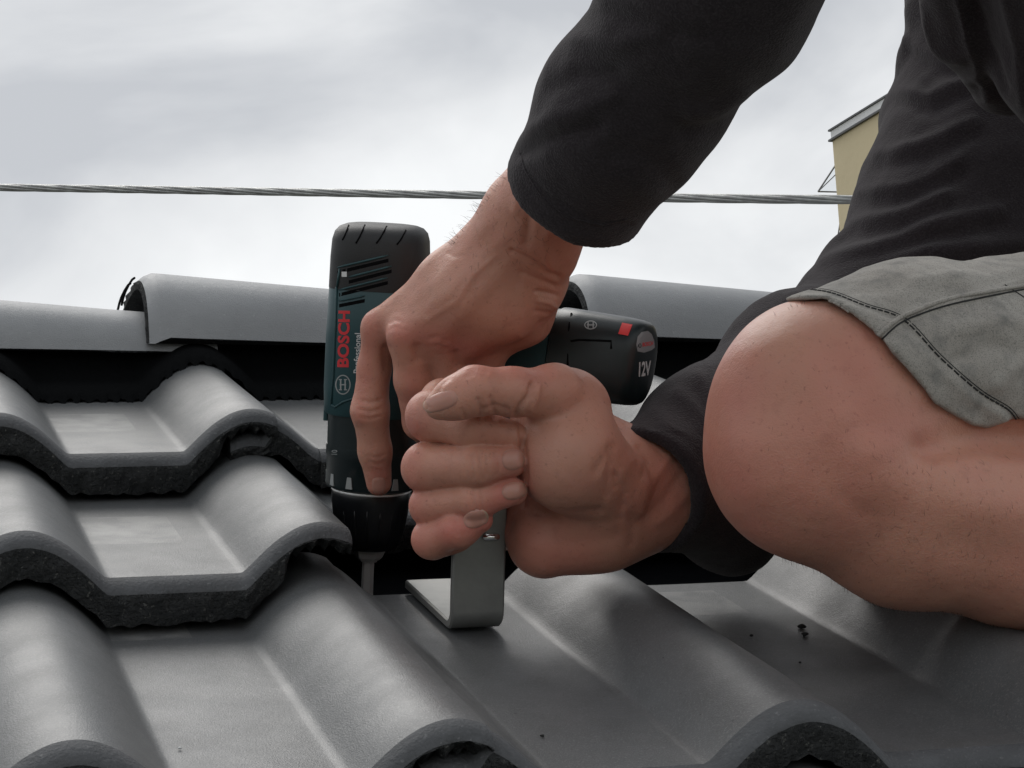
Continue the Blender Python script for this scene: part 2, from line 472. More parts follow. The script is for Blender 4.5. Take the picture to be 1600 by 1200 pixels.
def roll(a):
    """height of the tile surface over the pan at across position a (period .15)"""
    u = (np.asarray(a, float) % .15 - PW) / (.15 - PW)
    u = np.clip(u, 0, 1)
    b = np.sin(np.pi * u) ** .85 * 1.0
    return HR * (b - .10 * np.sin(np.pi * u * 2) ** 2 * 0)


def fillet(a):
    h = roll(a); k = .010
    return np.sqrt(h * h + k * k * .25) + h * .0 - k * .5 + 0 * h


def tile_mesh(seed, mt, broken=.0, edge_cut=.2735, LEN=LEN):
    rs = np.random.default_rng(seed)
    a_top = np.concatenate([np.linspace(0, .30 - .015, 116)])
    a_top = a_top[a_top <= edge_cut + 1e-6]
    n = len(a_top)
    top = fillet(a_top)
    # overlapping end of the right-hand roll thins a little
    bot = top - TH
    under = (a_top > .15 + PW + .022)          # interlock recess below the right roll
    bot = np.where(under, np.maximum(bot, top - TH * .62 - .002 * np.sin(a_top * 900)), bot)
    # underlap lip on the left
    a_l = np.linspace(-.055, -.0001, 40); dr = np.clip((-.0275 - a_l) / .007, 0, 1)
    lt = fillet(a_l + .15) - .0022 * np.clip(-a_l / .008, 0, 1) - .013 * dr
    lb = lt - TH * .93 + .013 * dr * .6
    a_all = np.concatenate([a_l, a_top]); t_all = np.concatenate([lt, top]); b_all = np.concatenate([lb, bot])
    N = len(a_all)
    isl = np.arange(N) < 40
    # rows: front face (bottom->top), bevel, upper surface
    rows = [(0, 0.), (0, .28), (0, .55), (0, .8), (1, .0), (1, .35), (1, .7), (1, 1.)]
    nz1 = noise3(np.stack([a_all * 60, np.full(N, seed * 3.1), np.zeros(N)], 1)); nz2 = noise3(np.stack([a_all * 170, np.full(N, seed * 5.3), np.zeros(N)], 1))
    brk = np.exp(-((a_all - .255) / .026) ** 2) * broken
    brk2 = brk * (1 + 1.4 * noise3(np.stack([a_all * 120, np.full(N, 9.2 + seed), np.zeros(N)], 1)))
    V = []; kinds = []
    bd, bl = .0062, .013                       # bevel drop and length
    for kind, f in rows:
        if kind == 0:
            z0 = b_all + nz1 * .0030 + nz2 * .0034 + np.abs(brk2) * .008; z1 = t_all - bd - nz1 * .0008
            t = z0 + (z1 - z0) * f
            nn = noise3(np.stack([a_all * 240, np.full(N, f * 9 + seed), np.full(N, 2.2)], 1))
            s = nn * .0040 + brk2 * .009 * (1 - f * .8) + .0015 * (1 - f) + np.where(f < .1, .001, 0)
        else:
            t = t_all - bd * (1 - math.sin(f * math.pi / 2)) ; s = .0008 + bl * (1 - math.cos(f * math.pi / 2)) + nz2 * .0012 * (1 - f) + brk2 * .003 * (1 - f)
        t = np.where(isl, np.minimum(t, t_all), t)
        V.append(np.stack([a_all, s + np.where(isl, .004, 0), t], 1)); kinds.append(kind)
    for s in np.linspace(.024, LEN, 12):
        wv = noise3(np.stack([a_all * 9, np.full(N, s * 9), np.full(N, seed * 1.7)], 1)) * .0009
        V.append(np.stack([a_all, np.full(N, s), t_all + wv], 1))
    nr = len(V)
    V.append(np.stack([a_all, np.full(N, LEN), b_all + .004], 1)); V.append(np.stack([a_all, np.full(N, .012), b_all + .001], 1))
    R = len(V); V = np.concatenate(V); F_ = []; fm = []
    for r in range(R):
        r2 = (r + 1) % R
        for i in range(N - 1):
            F_.append((r * N + i, r * N + i + 1, r2 * N + i + 1, r2 * N + i))
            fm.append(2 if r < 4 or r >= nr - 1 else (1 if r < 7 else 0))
    F_.append(tuple(r * N for r in range(R))[::-1]); fm.append(2)
    F_.append(tuple(r * N + N - 1 for r in range(R))); fm.append(2)
    loc = np.multiply.outer(V[:, 0], aW) + np.multiply.outer(V[:, 1], sW) + np.multiply.outer(V[:, 2], tW)
    me = bpy.data.meshes.new('roof_tile'); me.from_pydata([tuple(x) for x in loc], [], F_)
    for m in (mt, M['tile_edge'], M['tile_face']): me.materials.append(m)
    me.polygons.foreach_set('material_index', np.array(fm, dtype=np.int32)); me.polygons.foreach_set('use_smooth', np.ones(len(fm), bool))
    at = me.attributes.new('ast', 'FLOAT_VECTOR', 'POINT'); at.data.foreach_set('vector', V.astype(np.float32).ravel())
    me.update(); me.set_sharp_from_angle(angle=math.radians(50))
    return me


roof = empty('tiled_roof', Vector(RW(0., 0., 0.)))
tag(roof, 'pitched roof of dark grey interlocking concrete tiles with ridge', 'roof')
meshes = [tile_mesh(1, M['tile'], .55), tile_mesh(2, M['tile'], .25), tile_mesh(3, M['tile_b'], .7, LEN=LEN + .055)]
mesh_b = tile_mesh(4, M['tile_b'], .3, LEN=LEN + .055)
for k in range(-2, 4):
    for c in range(-3, 5):
        o = bpy.data.objects.new('roof_tile', mesh_b if k == 1 and c != 0 else (meshes[2] if (k, c) == (1, 0) else meshes[0] if (k, c) == (2, 0) else meshes[(k * 5 + c * 3) % 2]))
        COL.objects.link(o); o.parent = roof
        ds = .15 if (k, c) == (2, 1) else 0.
        jit = 0 if (k in (1, 2, 3) and c in (0, 1)) else random.uniform(-.002, .002)
        o.location = Vector(RW(-.15 + .3 * c, k * G + ds + jit - (.055 if k <= 1 else 0), k * H)) - Vector(RW(0., 0., 0.))
        if (k, c) == (2, 1): o['label'] = 'roof tile pushed up the slope out of its row'
# roof underlay and battens
aa0, aa1 = -1.05, 1.36
rd = (G * G + H * H) ** .5; ru = (G / rd, H / rd)          # roof slope direction in (s, t)


def slab(name, s0, t0, length, thick, m, a0=aa0, a1=aa1):
    n = (-ru[1], ru[0]); V = []
    for a in (a0, a1):
        for l, d in ((0, 0), (length, 0), (length, -thick), (0, -thick)):
            V.append(RW(a, s0 + ru[0] * l + n[0] * d, t0 + ru[1] * l + n[1] * d))
    Fc = [(0, 1, 2, 3), (7, 6, 5, 4), (0, 4, 5, 1), (1, 5, 6, 2), (2, 6, 7, 3), (3, 7, 4, 0)]
    return mesh_obj(name, V, Fc, m, roof, smooth=False)


slab('underlay', -2 * G, -2 * H - .055, 6.35 * rd, .004, M['membrane'])
for k in range(-2, 5):
    s0 = k * G + LEN - .052; slab('batten', s0, k * H - TH - .006, .034, .024, M['wood'])

# ------------------------------------------------------------------ ridge
upR = np.array([UPC[0], UPC[2], UPC[1]])                     # up in design coords
upv = upR / np.linalg.norm(upR)
hdC = np.cross(A_, upv);
if hdC @ S_ < 0: hdC = -hdC
hdC /= np.linalg.norm(hdC)
s_seal = 3 * G + .227


def on_plane(px, py, q, n):
    d = np.array([(px - 800) / F, 1, (600 - py) / F]); lam = (q @ n) / (d @ n); return d * lam


q0 = O_ + S_ * (s_seal - .004) + T_ * (3 * H)                # plane of the ridge tiles' front lip
pA = on_plane(232, 546, q0, hdC); pB = on_plane(926, 546, q0, hdC)
alA, alB = (pA - O_) @ A_, (pB - O_) @ A_; PITCH = alB - alA
lipz = (on_plane(300, 530, q0, hdC) - q0) @ upv; lipz2 = (on_plane(120, 548, q0, hdC) - q0) @ upv


def ridge_section(hh, w, n=40):
    """front lip -> over the top -> back lip ; (forward, up) """
    out = []
    for i in range(n + 1):
        th = math.pi * i / n; c, s = math.cos(th), math.sin(th); e = .72
        out.append((w - w * math.copysign(abs(c) ** e, c), hh * abs(s) ** e))
    return out


def ridge_mesh():
    Ls = [0, .0015, .005, .010, .016, .05, .12, .2, .28, PITCH - .02, PITCH + .05]
    V = []; n = 40; rows = []
    for j, l in enumerate(Ls):
        tpr = min(1, l / (PITCH + .05))
        hh = .062 - .026 * tpr; w = .098 - .013 * tpr
        z0 = lipz + (lipz2 - lipz) * min(1, tpr * 1.1); f0 = .013 * tpr
        sh = 0
        if l < .012: sh = .007 * (1 - l / .012) ** 2
        rows.append([(l + (0.0012 * math.sin(i * 2.3) if j == 0 else 0), f0 + a + (sh if a < w else -sh), z0 + max(b - sh, -.002)) for i, (a, b) in enumerate(ridge_section(hh, w))])
    inner = []
    for j in (len(Ls) - 1, 5, 0):
        l = Ls[j]; tpr = min(1, l / (PITCH + .05)); hh = .062 - .026 * tpr - .013; w = .098 - .013 * tpr - .013
        z0 = lipz + (lipz2 - lipz) * min(1, tpr * 1.1); f0 = .013 * tpr + .013
        inner.append([(l, f0 + a, z0 + b + .0005) for a, b in ridge_section(hh, w)])
    rows += inner; R = len(rows); N = n + 1
    fm = []; Fc = []
    for r in range(R):
        for i in range(N - 1):
            r2 = (r + 1) % R; Fc.append((r * N + i, r2 * N + i, r2 * N + i + 1, r * N + i + 1)); fm.append(1 if r >= len(Ls) - 1 or r < 1 else 0)
    Fc.append(tuple(r * N for r in range(R))); fm.append(1); Fc.append(tuple(r * N + n for r in range(R))[::-1]); fm.append(1)
    V = np.array([x for row in rows for x in row])
    # roughened lip
    nn = noise3(np.stack([V[:, 0] * 90, V[:, 1] * 90, V[:, 2] * 90], 1))
    for r in range(R):
        V[r * N, 2] += nn[r * N] * .004; V[r * N + 1, 2] += nn[r * N + 1] * .002
    V[:N, 0] += nn[:N] * .004
    L = np.multiply.outer(V[:, 0], A_) + np.multiply.outer(V[:, 1], hdC) + np.multiply.outer(V[:, 2], upv)
    Wd = W3(L) - W3([0, 0, 0])
    me = bpy.data.meshes.new('ridge_tile'); me.from_pydata([tuple(x) for x in Wd], [], Fc)
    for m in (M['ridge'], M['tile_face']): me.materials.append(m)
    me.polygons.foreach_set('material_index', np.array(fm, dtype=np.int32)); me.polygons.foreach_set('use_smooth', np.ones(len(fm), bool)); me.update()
    me.set_sharp_from_angle(angle=math.radians(45))
    return me


rmesh = ridge_mesh()
qb = O_ + S_ * (s_seal - .004) + T_ * (3 * H)


def RD(al, f, z):                                            # ridge coordinates -> world
    return W3(qb + A_ * al + hdC * f + upv * z)


for i in range(-4, 5):
    al = alA + PITCH * i
    if al < -1.3 or al > 1.3: continue
    o = bpy.data.objects.new('ridge_tile', rmesh); COL.objects.link(o); o.parent = roof
    o.location = Vector(RD(al, 0, 0)) - roof.location
    # wire clip round the wide end
    for dz, dl in ((.0, -.004), (-.004, -.007)):
        pts = [RD(al + dl, a - .008, lipz + max(b, .0) * 1.0 + dz) for j, (a, b) in enumerate(ridge_section(.053, .078, 18)) if 6 < j < 13]
        V, Fc = tube(pts, .0009, 6); mesh_obj('ridge_clip', V, Fc, M['seal'], roof)
# ridge seal: black pleated strip that follows the tile profile, and a board above
al = np.arange(-1.2, 1.3, .0015)
hh = fillet(al)
base_up = (T_ @ upv)
V = []
n = len(al)
pl = .0016 * np.sign(np.sin(al * 2 * math.pi / .009)) + .0008 * rng.normal(size=n)
for row, (ds, dt, plf) in enumerate(((-.006, .001, 1.), (-.002, .006, .8), (.006, .010, .0), (.02, .012, 0.))):
    V.append(RW(al, np.full(n, s_seal + ds) + pl * plf, 3 * H + hh + dt + pl * plf * .6))
tops = np.array([RD(x, .030, lipz + .004) for x in al - 0.0]); V.append(tops)
V = np.concatenate(V); Fc = np.array([(r * n + i, r * n + i + 1, (r + 1) * n + i + 1, (r + 1) * n + i) for r in range(4) for i in range(n - 1)])
mesh_obj('ridge_seal', V, Fc, M['seal'], roof, smooth=False)
# far slope and house below
zt = lipz + .01
back = [RD(x, f, z) for x in (aa0, aa1) for f, z in ((.06, zt - .03), (.175, zt - .03), (1.9, zt - .75), (1.85, zt - .80), (.10, zt - .08))]
Fc = [(0, 1, 6, 5), (1, 2, 7, 6), (2, 3, 8, 7), (3, 4, 9, 8), (4, 0, 5, 9), (0, 4, 3, 2, 1), (5, 6, 7, 8, 9)]
mesh_obj('far_slope', back, Fc, M['tile'], roof, smooth=False)
c0, c1_ = RD(aa0 + .1, 0, 0), RD(aa1 - .1, 0, 0); c2_, c3_ = RD(aa1 - .1, 1.7, 0), RD(aa0 + .1, 1.7, 0)
fr0, fr1 = RW(aa0 + .1, -2 * G + .1, -2 * H - .07), RW(aa1 - .1, -2 * G + .1, -2 * H - .07)
zb = lambda p, z: (p[0], p[1], z)
poly = [fr0, fr1, zb(c1_, c1_[2] - .15), zb(c2_, c2_[2] - .75), zb(c3_, c3_[2] - .75), zb(c0, c0[2] - .15)]
V = [tuple(p) for p in poly] + [zb(p, 0.002) for p in poly]
Fc = [(i, (i + 1) % 6, (i + 1) % 6 + 6, i + 6) for i in range(6)]
mesh_obj('house_wall', V, Fc, M['render_wall'], roof, smooth=False)

# ------------------------------------------------------------------ far yellow building
D0 = 34.; k_ = D0 / F
pc = C(1304, 260, D0)
bO = W3(pc); bO = np.array([bO[0], bO[1], 0.])
ctop = W3(C(1300, 217, D0))[2]
# facade runs towards the camera on the right; its eave climbs in the picture as it comes closer
fdir = np.array([.50, -.866, 0.]); inn = np.array([.866, .50, 0.])
# solve the facade direction from the eave slope in the photo
best = None
for an in np.linspace(-80, 20, 400):
    dv = np.array([math.cos(math.radians(an)), math.sin(math.radians(an)), 0.]); q = np.array([bO[0], bO[1], ctop]) + dv * 4
    x, y, d_ = to_px(q); x0, y0, _ = to_px(np.array([bO[0], bO[1], ctop])); e = abs((y - y0) / (x - x0 + 1e-9) + .60)
    if x > x0 and (best is None or e < best[0]): best = (e, dv)
fdir = best[1]; inn = np.array([-fdir[1], fdir[0], 0.])
bld = empty('apartment_building', Vector(bO)); tag(bld, 'tall yellow rendered building with tilted open windows behind the worker', 'building')
up = np.array([0, 0, 1.])
LB = 16.
bx = lambda x0, x1, y0, y1, z0, z1, bev=0.: frame_box(bO, fdir, inn, up, x0, x1, y0, y1, z0, z1, bev)
V, Fc = bx(0, LB, 0, 9, .002, ctop - .02); mesh_obj('wall', V, Fc, M['yellow'], bld, smooth=False)
V, Fc = bx(-.05, LB + .1, -.05, 9.1, ctop - .02, ctop + .01); mesh_obj('drip_edge', V, Fc, M['darkmetal'], bld, smooth=False)
V, Fc = bx(.0, LB, -.02, 9, ctop + .013, ctop + .135); mesh_obj('fascia', V, Fc, M['fascia'], bld, smooth=False)
V, Fc = bx(-.04, LB + .1, -.045, 9.1, ctop + .138, ctop + .165); mesh_obj('roof_edge', V, Fc, M['darkmetal'], bld, smooth=False)
rx = W3([1, 0, 0]) - W3([0, 0, 0]); sc_ = abs(fdir @ rx)
# top-hung windows standing open on the end wall (seen edge on, left of the corner)
for y0, z1, hgt, outw in ((.05, ctop - .36, .30, .22 / sc_), (.05, ctop - 1.18, .62, .10 / sc_)):
    hin0, hin1 = (0 - .01, y0, z1), (0 - .01, y0 + .7, z1)
    lo0, lo1 = (-outw, y0, z1 - hgt * .9), (-outw, y0 + .7, z1 - hgt * .9)
    pt = lambda q: Vector(bO + fdir * q[0] + inn * q[1] + up * q[2])
    parts = []
    for a, b in ((hin0, lo0), (hin1, lo1), (lo0, lo1), (hin0, hin1)): parts.append(tube([pt(a), pt(b)], .013, 4))
    for q in (lo0, lo1): parts.append(tube([pt(q), pt((-.01, q[1], q[2] + .12))], .008, 4))
    V, Fc = joinm(parts); w = mesh_obj('window', V, Fc, M['frame'], bld, smooth=False)
    mesh_obj('pane', [pt(hin0), pt(lo0), pt(lo1), pt(hin1), pt((hin0[0] + .012, hin0[1], hin0[2])), pt((lo0[0] + .012, lo0[1], lo0[2])), pt((lo1[0] + .012, lo1[1], lo1[2])), pt((hin1[0] + .012, hin1[1], hin1[2]))],
             [(0, 1, 2, 3), (7, 6, 5, 4), (0, 4, 5, 1), (1, 5, 6, 2), (2, 6, 7, 3), (3, 7, 4, 0)], M['glass'], w, smooth=False)

# ------------------------------------------------------------------ steel cable over the ridge
c0 = P(-900, 283, 2.55); c1 = P(0, 293, 2.25); c2 = P(700, 304, 2.0); c3 = P(1335, 312, 1.80); c4 = P(2300, 312, 1.6)
ctrl = [c0, c1, c2, c3, c4]
pts = []
for i in range(4):
    p0 = ctrl[max(i - 1, 0)]; p1 = ctrl[i]; p2 = ctrl[i + 1]; p3 = ctrl[min(i + 2, 4)]
    for j in range(90):
        t = j / 90; pts.append(.5 * ((2 * p1) + (-p0 + p2) * t + (2 * p0 - 5 * p1 + 4 * p2 - p3) * t * t + (-p0 + 3 * p1 - 3 * p2 + p3) * t ** 3))
cab = empty('steel_cable', pts[0]); tag(cab, 'twisted steel cable stretched across the sky above the ridge', 'cable')
tdir = (pts[-1] - pts[0]).normalized(); n1 = tdir.cross(Vector((0, 0, 1))).normalized(); n2 = tdir.cross(n1)
L = 0
for sidx in range(6):
    pp = []
    L = 0
    for i, p in enumerate(pts):
        if i: L += (pts[i] - pts[i - 1]).length
        an = sidx * math.pi / 3 + L / .26 * 2 * math.pi
        pp.append(p + (n1 * math.cos(an) + n2 * math.sin(an)) * .0023)
    V, Fc = tube(pp, .0016, 6); mesh_obj('strand', V, Fc, M['cable'], cab)
V, Fc = tube(pts, .0018, 6); mesh_obj('strand', V, Fc, M['cable'], cab)
#@@PART2@@
# ------------------------------------------------------------------ roof hook
a_c = .1815; hw = .0138; s_f = .3985; tb = H + .0022
hook = empty('roof_hook', Vector(RW(a_c, s_f, H)))
tag(hook, 'galvanised flat steel roof hook standing in the tile trough, gripped by the fist', 'roof hook')
th_ = .0050; R0 = .0105
cl = [(s_f + .100, tb + th_ / 2), (s_f + R0 + .002, tb + th_ / 2)]
for i in range(11):
    an = -math.pi / 2 - (math.pi / 2) * i / 10
    cl.append((s_f + R0 + math.cos(an) * (R0 - th_ / 2), tb + R0 + math.sin(an) * (R0 - th_ / 2)))
cl += [(s_f + th_ / 2, tb + .03), (s_f + th_ / 2 - .001, tb + .07), (s_f + th_ / 2 - .002, tb + .112)]
bm = bmesh.new(); ringv = []
for i, (s, t) in enumerate(cl):
    p0 = cl[max(i - 1, 0)]; p1 = cl[min(i + 1, len(cl) - 1)]
    d = np.array([p1[0] - p0[0], p1[1] - p0[1]]); d /= np.linalg.norm(d); nn = np.array([-d[1], d[0]])
    sec = [(-hw, -th_ / 2), (hw, -th_ / 2), (hw, th_ / 2), (-hw, th_ / 2)]; bv = .0009; ring = []
    for (x, y), (qx, qy) in zip(sec, ((1, 0), (0, 1), (-1, 0), (0, -1))):
        ring += [(x - (qy and 0), y), ] if False else []
    sec = [(-hw + bv, -th_ / 2), (hw - bv, -th_ / 2), (hw, -th_ / 2 + bv), (hw, th_ / 2 - bv), (hw - bv, th_ / 2), (-hw + bv, th_ / 2), (-hw, th_ / 2 - bv), (-hw, -th_ / 2 + bv)]
    ringv.append([bm.verts.new(tuple(RW(a_c + x, s + nn[0] * y, t + nn[1] * y))) for x, y in sec])
for r0, r1 in zip(ringv[:-1], ringv[1:]):
    for i in range(8): bm.faces.new((r0[i], r0[(i + 1) % 8], r1[(i + 1) % 8], r1[i]))
bm.faces.new(ringv[0][::-1]); bm.faces.new(ringv[-1]); bmesh.ops.recalc_face_normals(bm, faces=bm.faces)
bm.verts.index_update(); V = [v.co[:] for v in bm.verts]; Fc = [tuple(v.index for v in f.verts) for f in bm.faces]; bm.free()
mesh_obj('flat_bar', V, Fc, M['steel'], hook, angle=25)


def hookpt(px, py):                                          # point on the front face of the upright
    n_ = S_; q = O_ + S_ * s_f
    return W3(on_plane(px, py, q, n_))


bp_ = Vector(hookpt(766, 838)); ax_ = Vector(aW); nv = -Vector(sW)
V, Fc = tube([bp_ - ax_ * .0034 + nv * .0012, bp_ - ax_ * .0028 + nv * .0016, bp_ + ax_ * .0028 + nv * .0016, bp_ + ax_ * .0034 + nv * .0012], .0022, 16, radii=[.0017, .0021, .0021, .0017])
mesh_obj('bolt', V, Fc, M['bolt'], hook, angle=40)
bp2 = Vector(hookpt(767, 815))
V = []; 
for zz in (0, .0004):
    for i in range(24):
        an = 2 * math.pi * i / 24; V.append(bp2 + ax_ * math.cos(an) * .0032 + Vector(tW) * (math.sin(an) * .0035 + math.copysign(.0035, math.sin(an))) + nv * zz)
Fc = [tuple(range(24, 48))] + [(i, (i + 1) % 24, (i + 1) % 24 + 24, i + 24) for i in range(24)]
mesh_obj('slot_shade', V, Fc, M['seal'], hook, smooth=False)  # black plate on the bar's face, painted as the shade inside a slot

# ------------------------------------------------------------------ cordless drill
drill = empty('cordless_drill', P(573, 872, 1.25))
tag(drill, 'dark teal cordless drill driver held upright, its bit down between the tiles', 'drill')
AX0 = C(573, 935, 1.262); AX1 = C(597, 350, 1.232); axd = (AX1 - AX0); axL = np.linalg.norm(axd); axd /= axL
e1 = np.array([1, -.10, 0.]); e1 -= axd * (e1 @ axd); e1 /= np.linalg.norm(e1); e2 = np.cross(axd, e1)
if e2[1] > 0: e2 = -e2                                       # towards the camera


def axp(py, dx=0.):
    t = (935 - py) / 585.; p = AX0 + (AX1 - AX0) * t
    return p + e1 * dx * p[1] / F


def loft(secs, ef, n=48, cap=True):
    """secs: (centre design pt, u half, v half, exponent, uvec, vvec)"""
    V = []; Fc = []
    for c, hu, hv, ex, uu, vv in secs:
        for i in range(n):
            an = 2 * math.pi * i / n; cs, sn = math.cos(an), math.sin(an)
            V.append(c + uu * hu * math.copysign(abs(cs) ** (2 / ex), cs) + vv * hv * math.copysign(abs(sn) ** (2 / ex), sn))
    for r in range(len(secs) - 1):
        for i in range(n): Fc.append((r * n + i, r * n + (i + 1) % n, (r + 1) * n + (i + 1) % n, (r + 1) * n + i))
    if cap: Fc.append(tuple(range(n))[::-1]); Fc.append(tuple((len(secs) - 1) * n + i for i in range(n)))
    V = W3(np.array(V))
    bm = bmesh.new(); bv = [bm.verts.new(tuple(v)) for v in V]
    for f in Fc: bm.faces.new([bv[i] for i in f])
    bmesh.ops.recalc_face_normals(bm, faces=bm.faces); bm.verts.index_update()
    V = [v.co[:] for v in bm.verts]; Fc = [tuple(v.index for v in f.verts) for f in bm.faces]; bm.free()
    return V, Fc


def dsec(py, hwp, hd, ex=3.2, dx=0.):
    c = axp(py, dx); return (c, hwp * c[1] / F, hd, ex, e1, e2)


sec_cap = [dsec(350, 46, .012, 2.6), dsec(351.5, 56, .016, 2.7), dsec(355, 65, .020, 2.8), dsec(362, 71, .0235, 3), dsec(374, 74, .0255, 3.2), dsec(400, 75.5, .0265), dsec(447, 76, .027)]
V, Fc = loft(sec_cap, None); capV = V; mesh_obj('rubber_cap', V, Fc, M['rubber'], drill, angle=50)
sec_body = [dsec(438, 74.0, .0262), dsec(440, 75.4, .0268), dsec(520, 76.5, .027, 3.2, -1), dsec(600, 76.5, .027, 3.2, -1), dsec(636, 75, .0265, 3.0, -1), dsec(640, 73, .0255, 3, -1)]
V, Fc = loft(sec_body, None); bodyV, bodyF = V, Fc; mesh_obj('shell', V, Fc, M['teal'], drill, angle=50)
V, Fc = loft([dsec(632, 71, .0255, 2.6), dsec(640, 71, .0255, 2.5), dsec(690, 71, .025, 2.3)], None); mesh_obj('gear_housing', V, Fc, M['black'], drill, angle=50)
V, Fc = loft([dsec(688, 68, .024, 2), dsec(690, 73, .0258, 2), dsec(706, 73, .0258, 2), dsec(708, 71.5, .0252, 2), dsec(748, 71.5, .0252, 2), dsec(755, 70, .0245, 2), dsec(757, 66, .023, 2)], None, 64)
colV, colF = V, Fc; mesh_obj('torque_collar', V, Fc, M['black'], drill, angle=40)
for k in range(12):                                          # pale grip marks round the collar
    an = 2 * math.pi * k / 12 + .35
    rad = e1 * math.cos(an) + e2 * math.sin(an); tg = np.cross(axd, rad); c = axp(742) + rad * .0253
    q = [c + tg * x * .0016 + axd * y * .0032 + rad * z for z in (-.0006, .0005) for x, y in ((-1.3, -1), (1.3, -1), (.8, 1), (-.8, 1))]
    mesh_obj('grip_mark', W3(np.array(q)), [(4, 5, 6, 7), (0, 1, 5, 4), (1, 2, 6, 5), (2, 3, 7, 6), (3, 0, 4, 7)], M['dimwhite'], drill, smooth=False)
V, Fc = loft([dsec(758, 58, .0205, 2), dsec(759, 62, .0219, 2), dsec(761, 62.6, .0221, 2), dsec(762, 62, .022, 2)], None, 64); mesh_obj('chuck_ring', V, Fc, M['chrome'], drill, angle=40)
V, Fc = loft([dsec(762.5, 60.5, .0214, 2), dsec(766, 61.5, .0217, 2), dsec(776, 61.5, .0217, 2), dsec(800, 58.5, .0205, 2), dsec(828, 53, .0186, 2), dsec(846, 46, .0162, 2), dsec(853, 38, .0135, 2), dsec(855, 30, .0105, 2)], None, 64)
mesh_obj('chuck', V, Fc, M['chuck'], drill, angle=40)
for k in range(14):                                          # raised grip ribs on the chuck sleeve
    an = 2 * math.pi * k / 18 + .1; rad = e1 * math.cos(an) + e2 * math.sin(an)
    pts = [axp(y) + rad * r for y, r in ((784, .0210), (800, .0205), (826, .0187), (844, .0163))]
    V, Fc = tube([Vector(W3(p)) for p in pts], .0009, 6, radii=[.0003, .0006, .0006, .0003]); mesh_obj('grip_rib', V, Fc, M['chuck'], drill)
V, Fc = loft([dsec(852, 27, .0096, 2), dsec(856, 27, .0096, 2), dsec(868, 22, .0078, 2), dsec(873, 17, .006, 2)], None, 6); mesh_obj('chuck_jaws', V, Fc, M['chrome'], drill, smooth=False)
V, Fc = loft([dsec(872, 14, .0045, 2), dsec(876, 14, .0045, 2), dsec(877, 9.5, .0034, 2), dsec(935, 9.5, .0034, 2), dsec(960, 9, .0032, 2)], None, 6); mesh_obj('drill_bit', V, Fc, M['chrome'], drill, angle=20)

# handle and battery: axis runs right and a little towards the camera
hA = C(640, 508, 1.232); hB = C(1005, 569, 1.180); hx = (hB - hA) / np.linalg.norm(hB - hA)
hu = np.array([0, 0, 1.]); hu -= hx * (hu @ hx); hu /= np.linalg.norm(hu); hv = np.cross(hx, hu)
if hv[1] > 0: hv = -hv


def hsec(px, hh, hd, ex=2.6, dy=0.):
    t = (px - 640) / 365.; c = hA + (hB - hA) * t; m = c[1] / F
    return (c + hu * dy * m, hh * m, hd, ex, hu, hv)


V, Fc = loft([hsec(600, 44, .015), hsec(660, 48, .0165), hsec(740, 50, .017, 2.5, -4), hsec(800, 54, .018, 2.5, -4), hsec(845, 62, .020, 2.6, -3), hsec(880, 66, .0212, 2.8)], None)
hanV, hanF = V, Fc; mesh_obj('handle', V, Fc, M['teal'], drill, angle=50)
V, Fc = loft([hsec(880, 66, .0205, 3), hsec(882, 68, .0219, 3), hsec(915, 68.5, .0222, 3), hsec(975, 68.5, .0222, 3.2), hsec(992, 67.5, .0216, 3), hsec(1000, 66, .0206, 2.8), hsec(1005, 63, .0192, 2.6), hsec(1008, 58, .0172, 2.4), hsec(1009.5, 50, .0145, 2.3), hsec(1010.5, 30, .009, 2.2), hsec(1011, 6, .002, 2)], None, 64)
batV, batF = V, Fc; mesh_obj('battery', V, Fc, M['black'], drill, angle=60)

cast_body = Caster(joinm([(capV, [tuple(f) for f in loft(sec_cap, None)[1]])])[0] + [], loft(sec_cap, None)[1]) if False else None
jb = joinm([(capV, loft(sec_cap, None)[1]), (bodyV, bodyF)]); cast_body = Caster(*jb)
jbt = joinm([(batV, batF), (hanV, hanF)]); cast_bat = Caster(*jbt)
cast_col = Caster(colV, colF)


def lay(cast, pts, lift):
    out = []
    for x, y in pts:
        h, n = cast.at(x, y)
        if h is None: return None
        v = (Vector(W3([0, 0, 0])) - h).normalized()
        if n.dot(v) < 0: n = -n
        out.append(h + n * lift)
    return out


def decal_poly(name, cast, tris, pts, m, parent, lift=.00018):
    o = lay(cast, pts, lift)
    if o is None: return None
    return mesh_obj(name, o, tris, m, parent, smooth=False)


def text_decal(name, cast, s, org, ux, uy, m, parent, extr=.0, bold=.0, xs=1.):
    """s laid on the surface; org = photo pixel of the baseline start, ux / uy = pixel vectors of one cap height along / up"""
    cu = bpy.data.curves.new('t', 'FONT'); cu.body = s; cu.size = 1.0; cu.offset = bold; cu.resolution_u = 4
    ob = bpy.data.objects.new('t', cu); COL.objects.link(ob)
    me = ob.to_mesh(); bm = bmesh.new(); bm.from_mesh(me); bmesh.ops.triangulate(bm, faces=bm.faces)
    bmesh.ops.subdivide_edges(bm, edges=[e for e in bm.edges if e.calc_length() > .25], cuts=2); bmesh.ops.triangulate(bm, faces=bm.faces)
    bm.verts.index_update()
    k = 1 / .70
    pts = [(org[0] + ux[0] * v.co.x * k * xs + uy[0] * v.co.y * k, org[1] + ux[1] * v.co.x * k * xs + uy[1] * v.co.y * k) for v in bm.verts]
    fs = [tuple(v.index for v in f.verts) for f in bm.faces]; bm.free(); ob.to_mesh_clear(); bpy.data.objects.remove(ob); bpy.data.curves.remove(cu)
    return decal_poly(name, cast, fs, pts, m, parent)


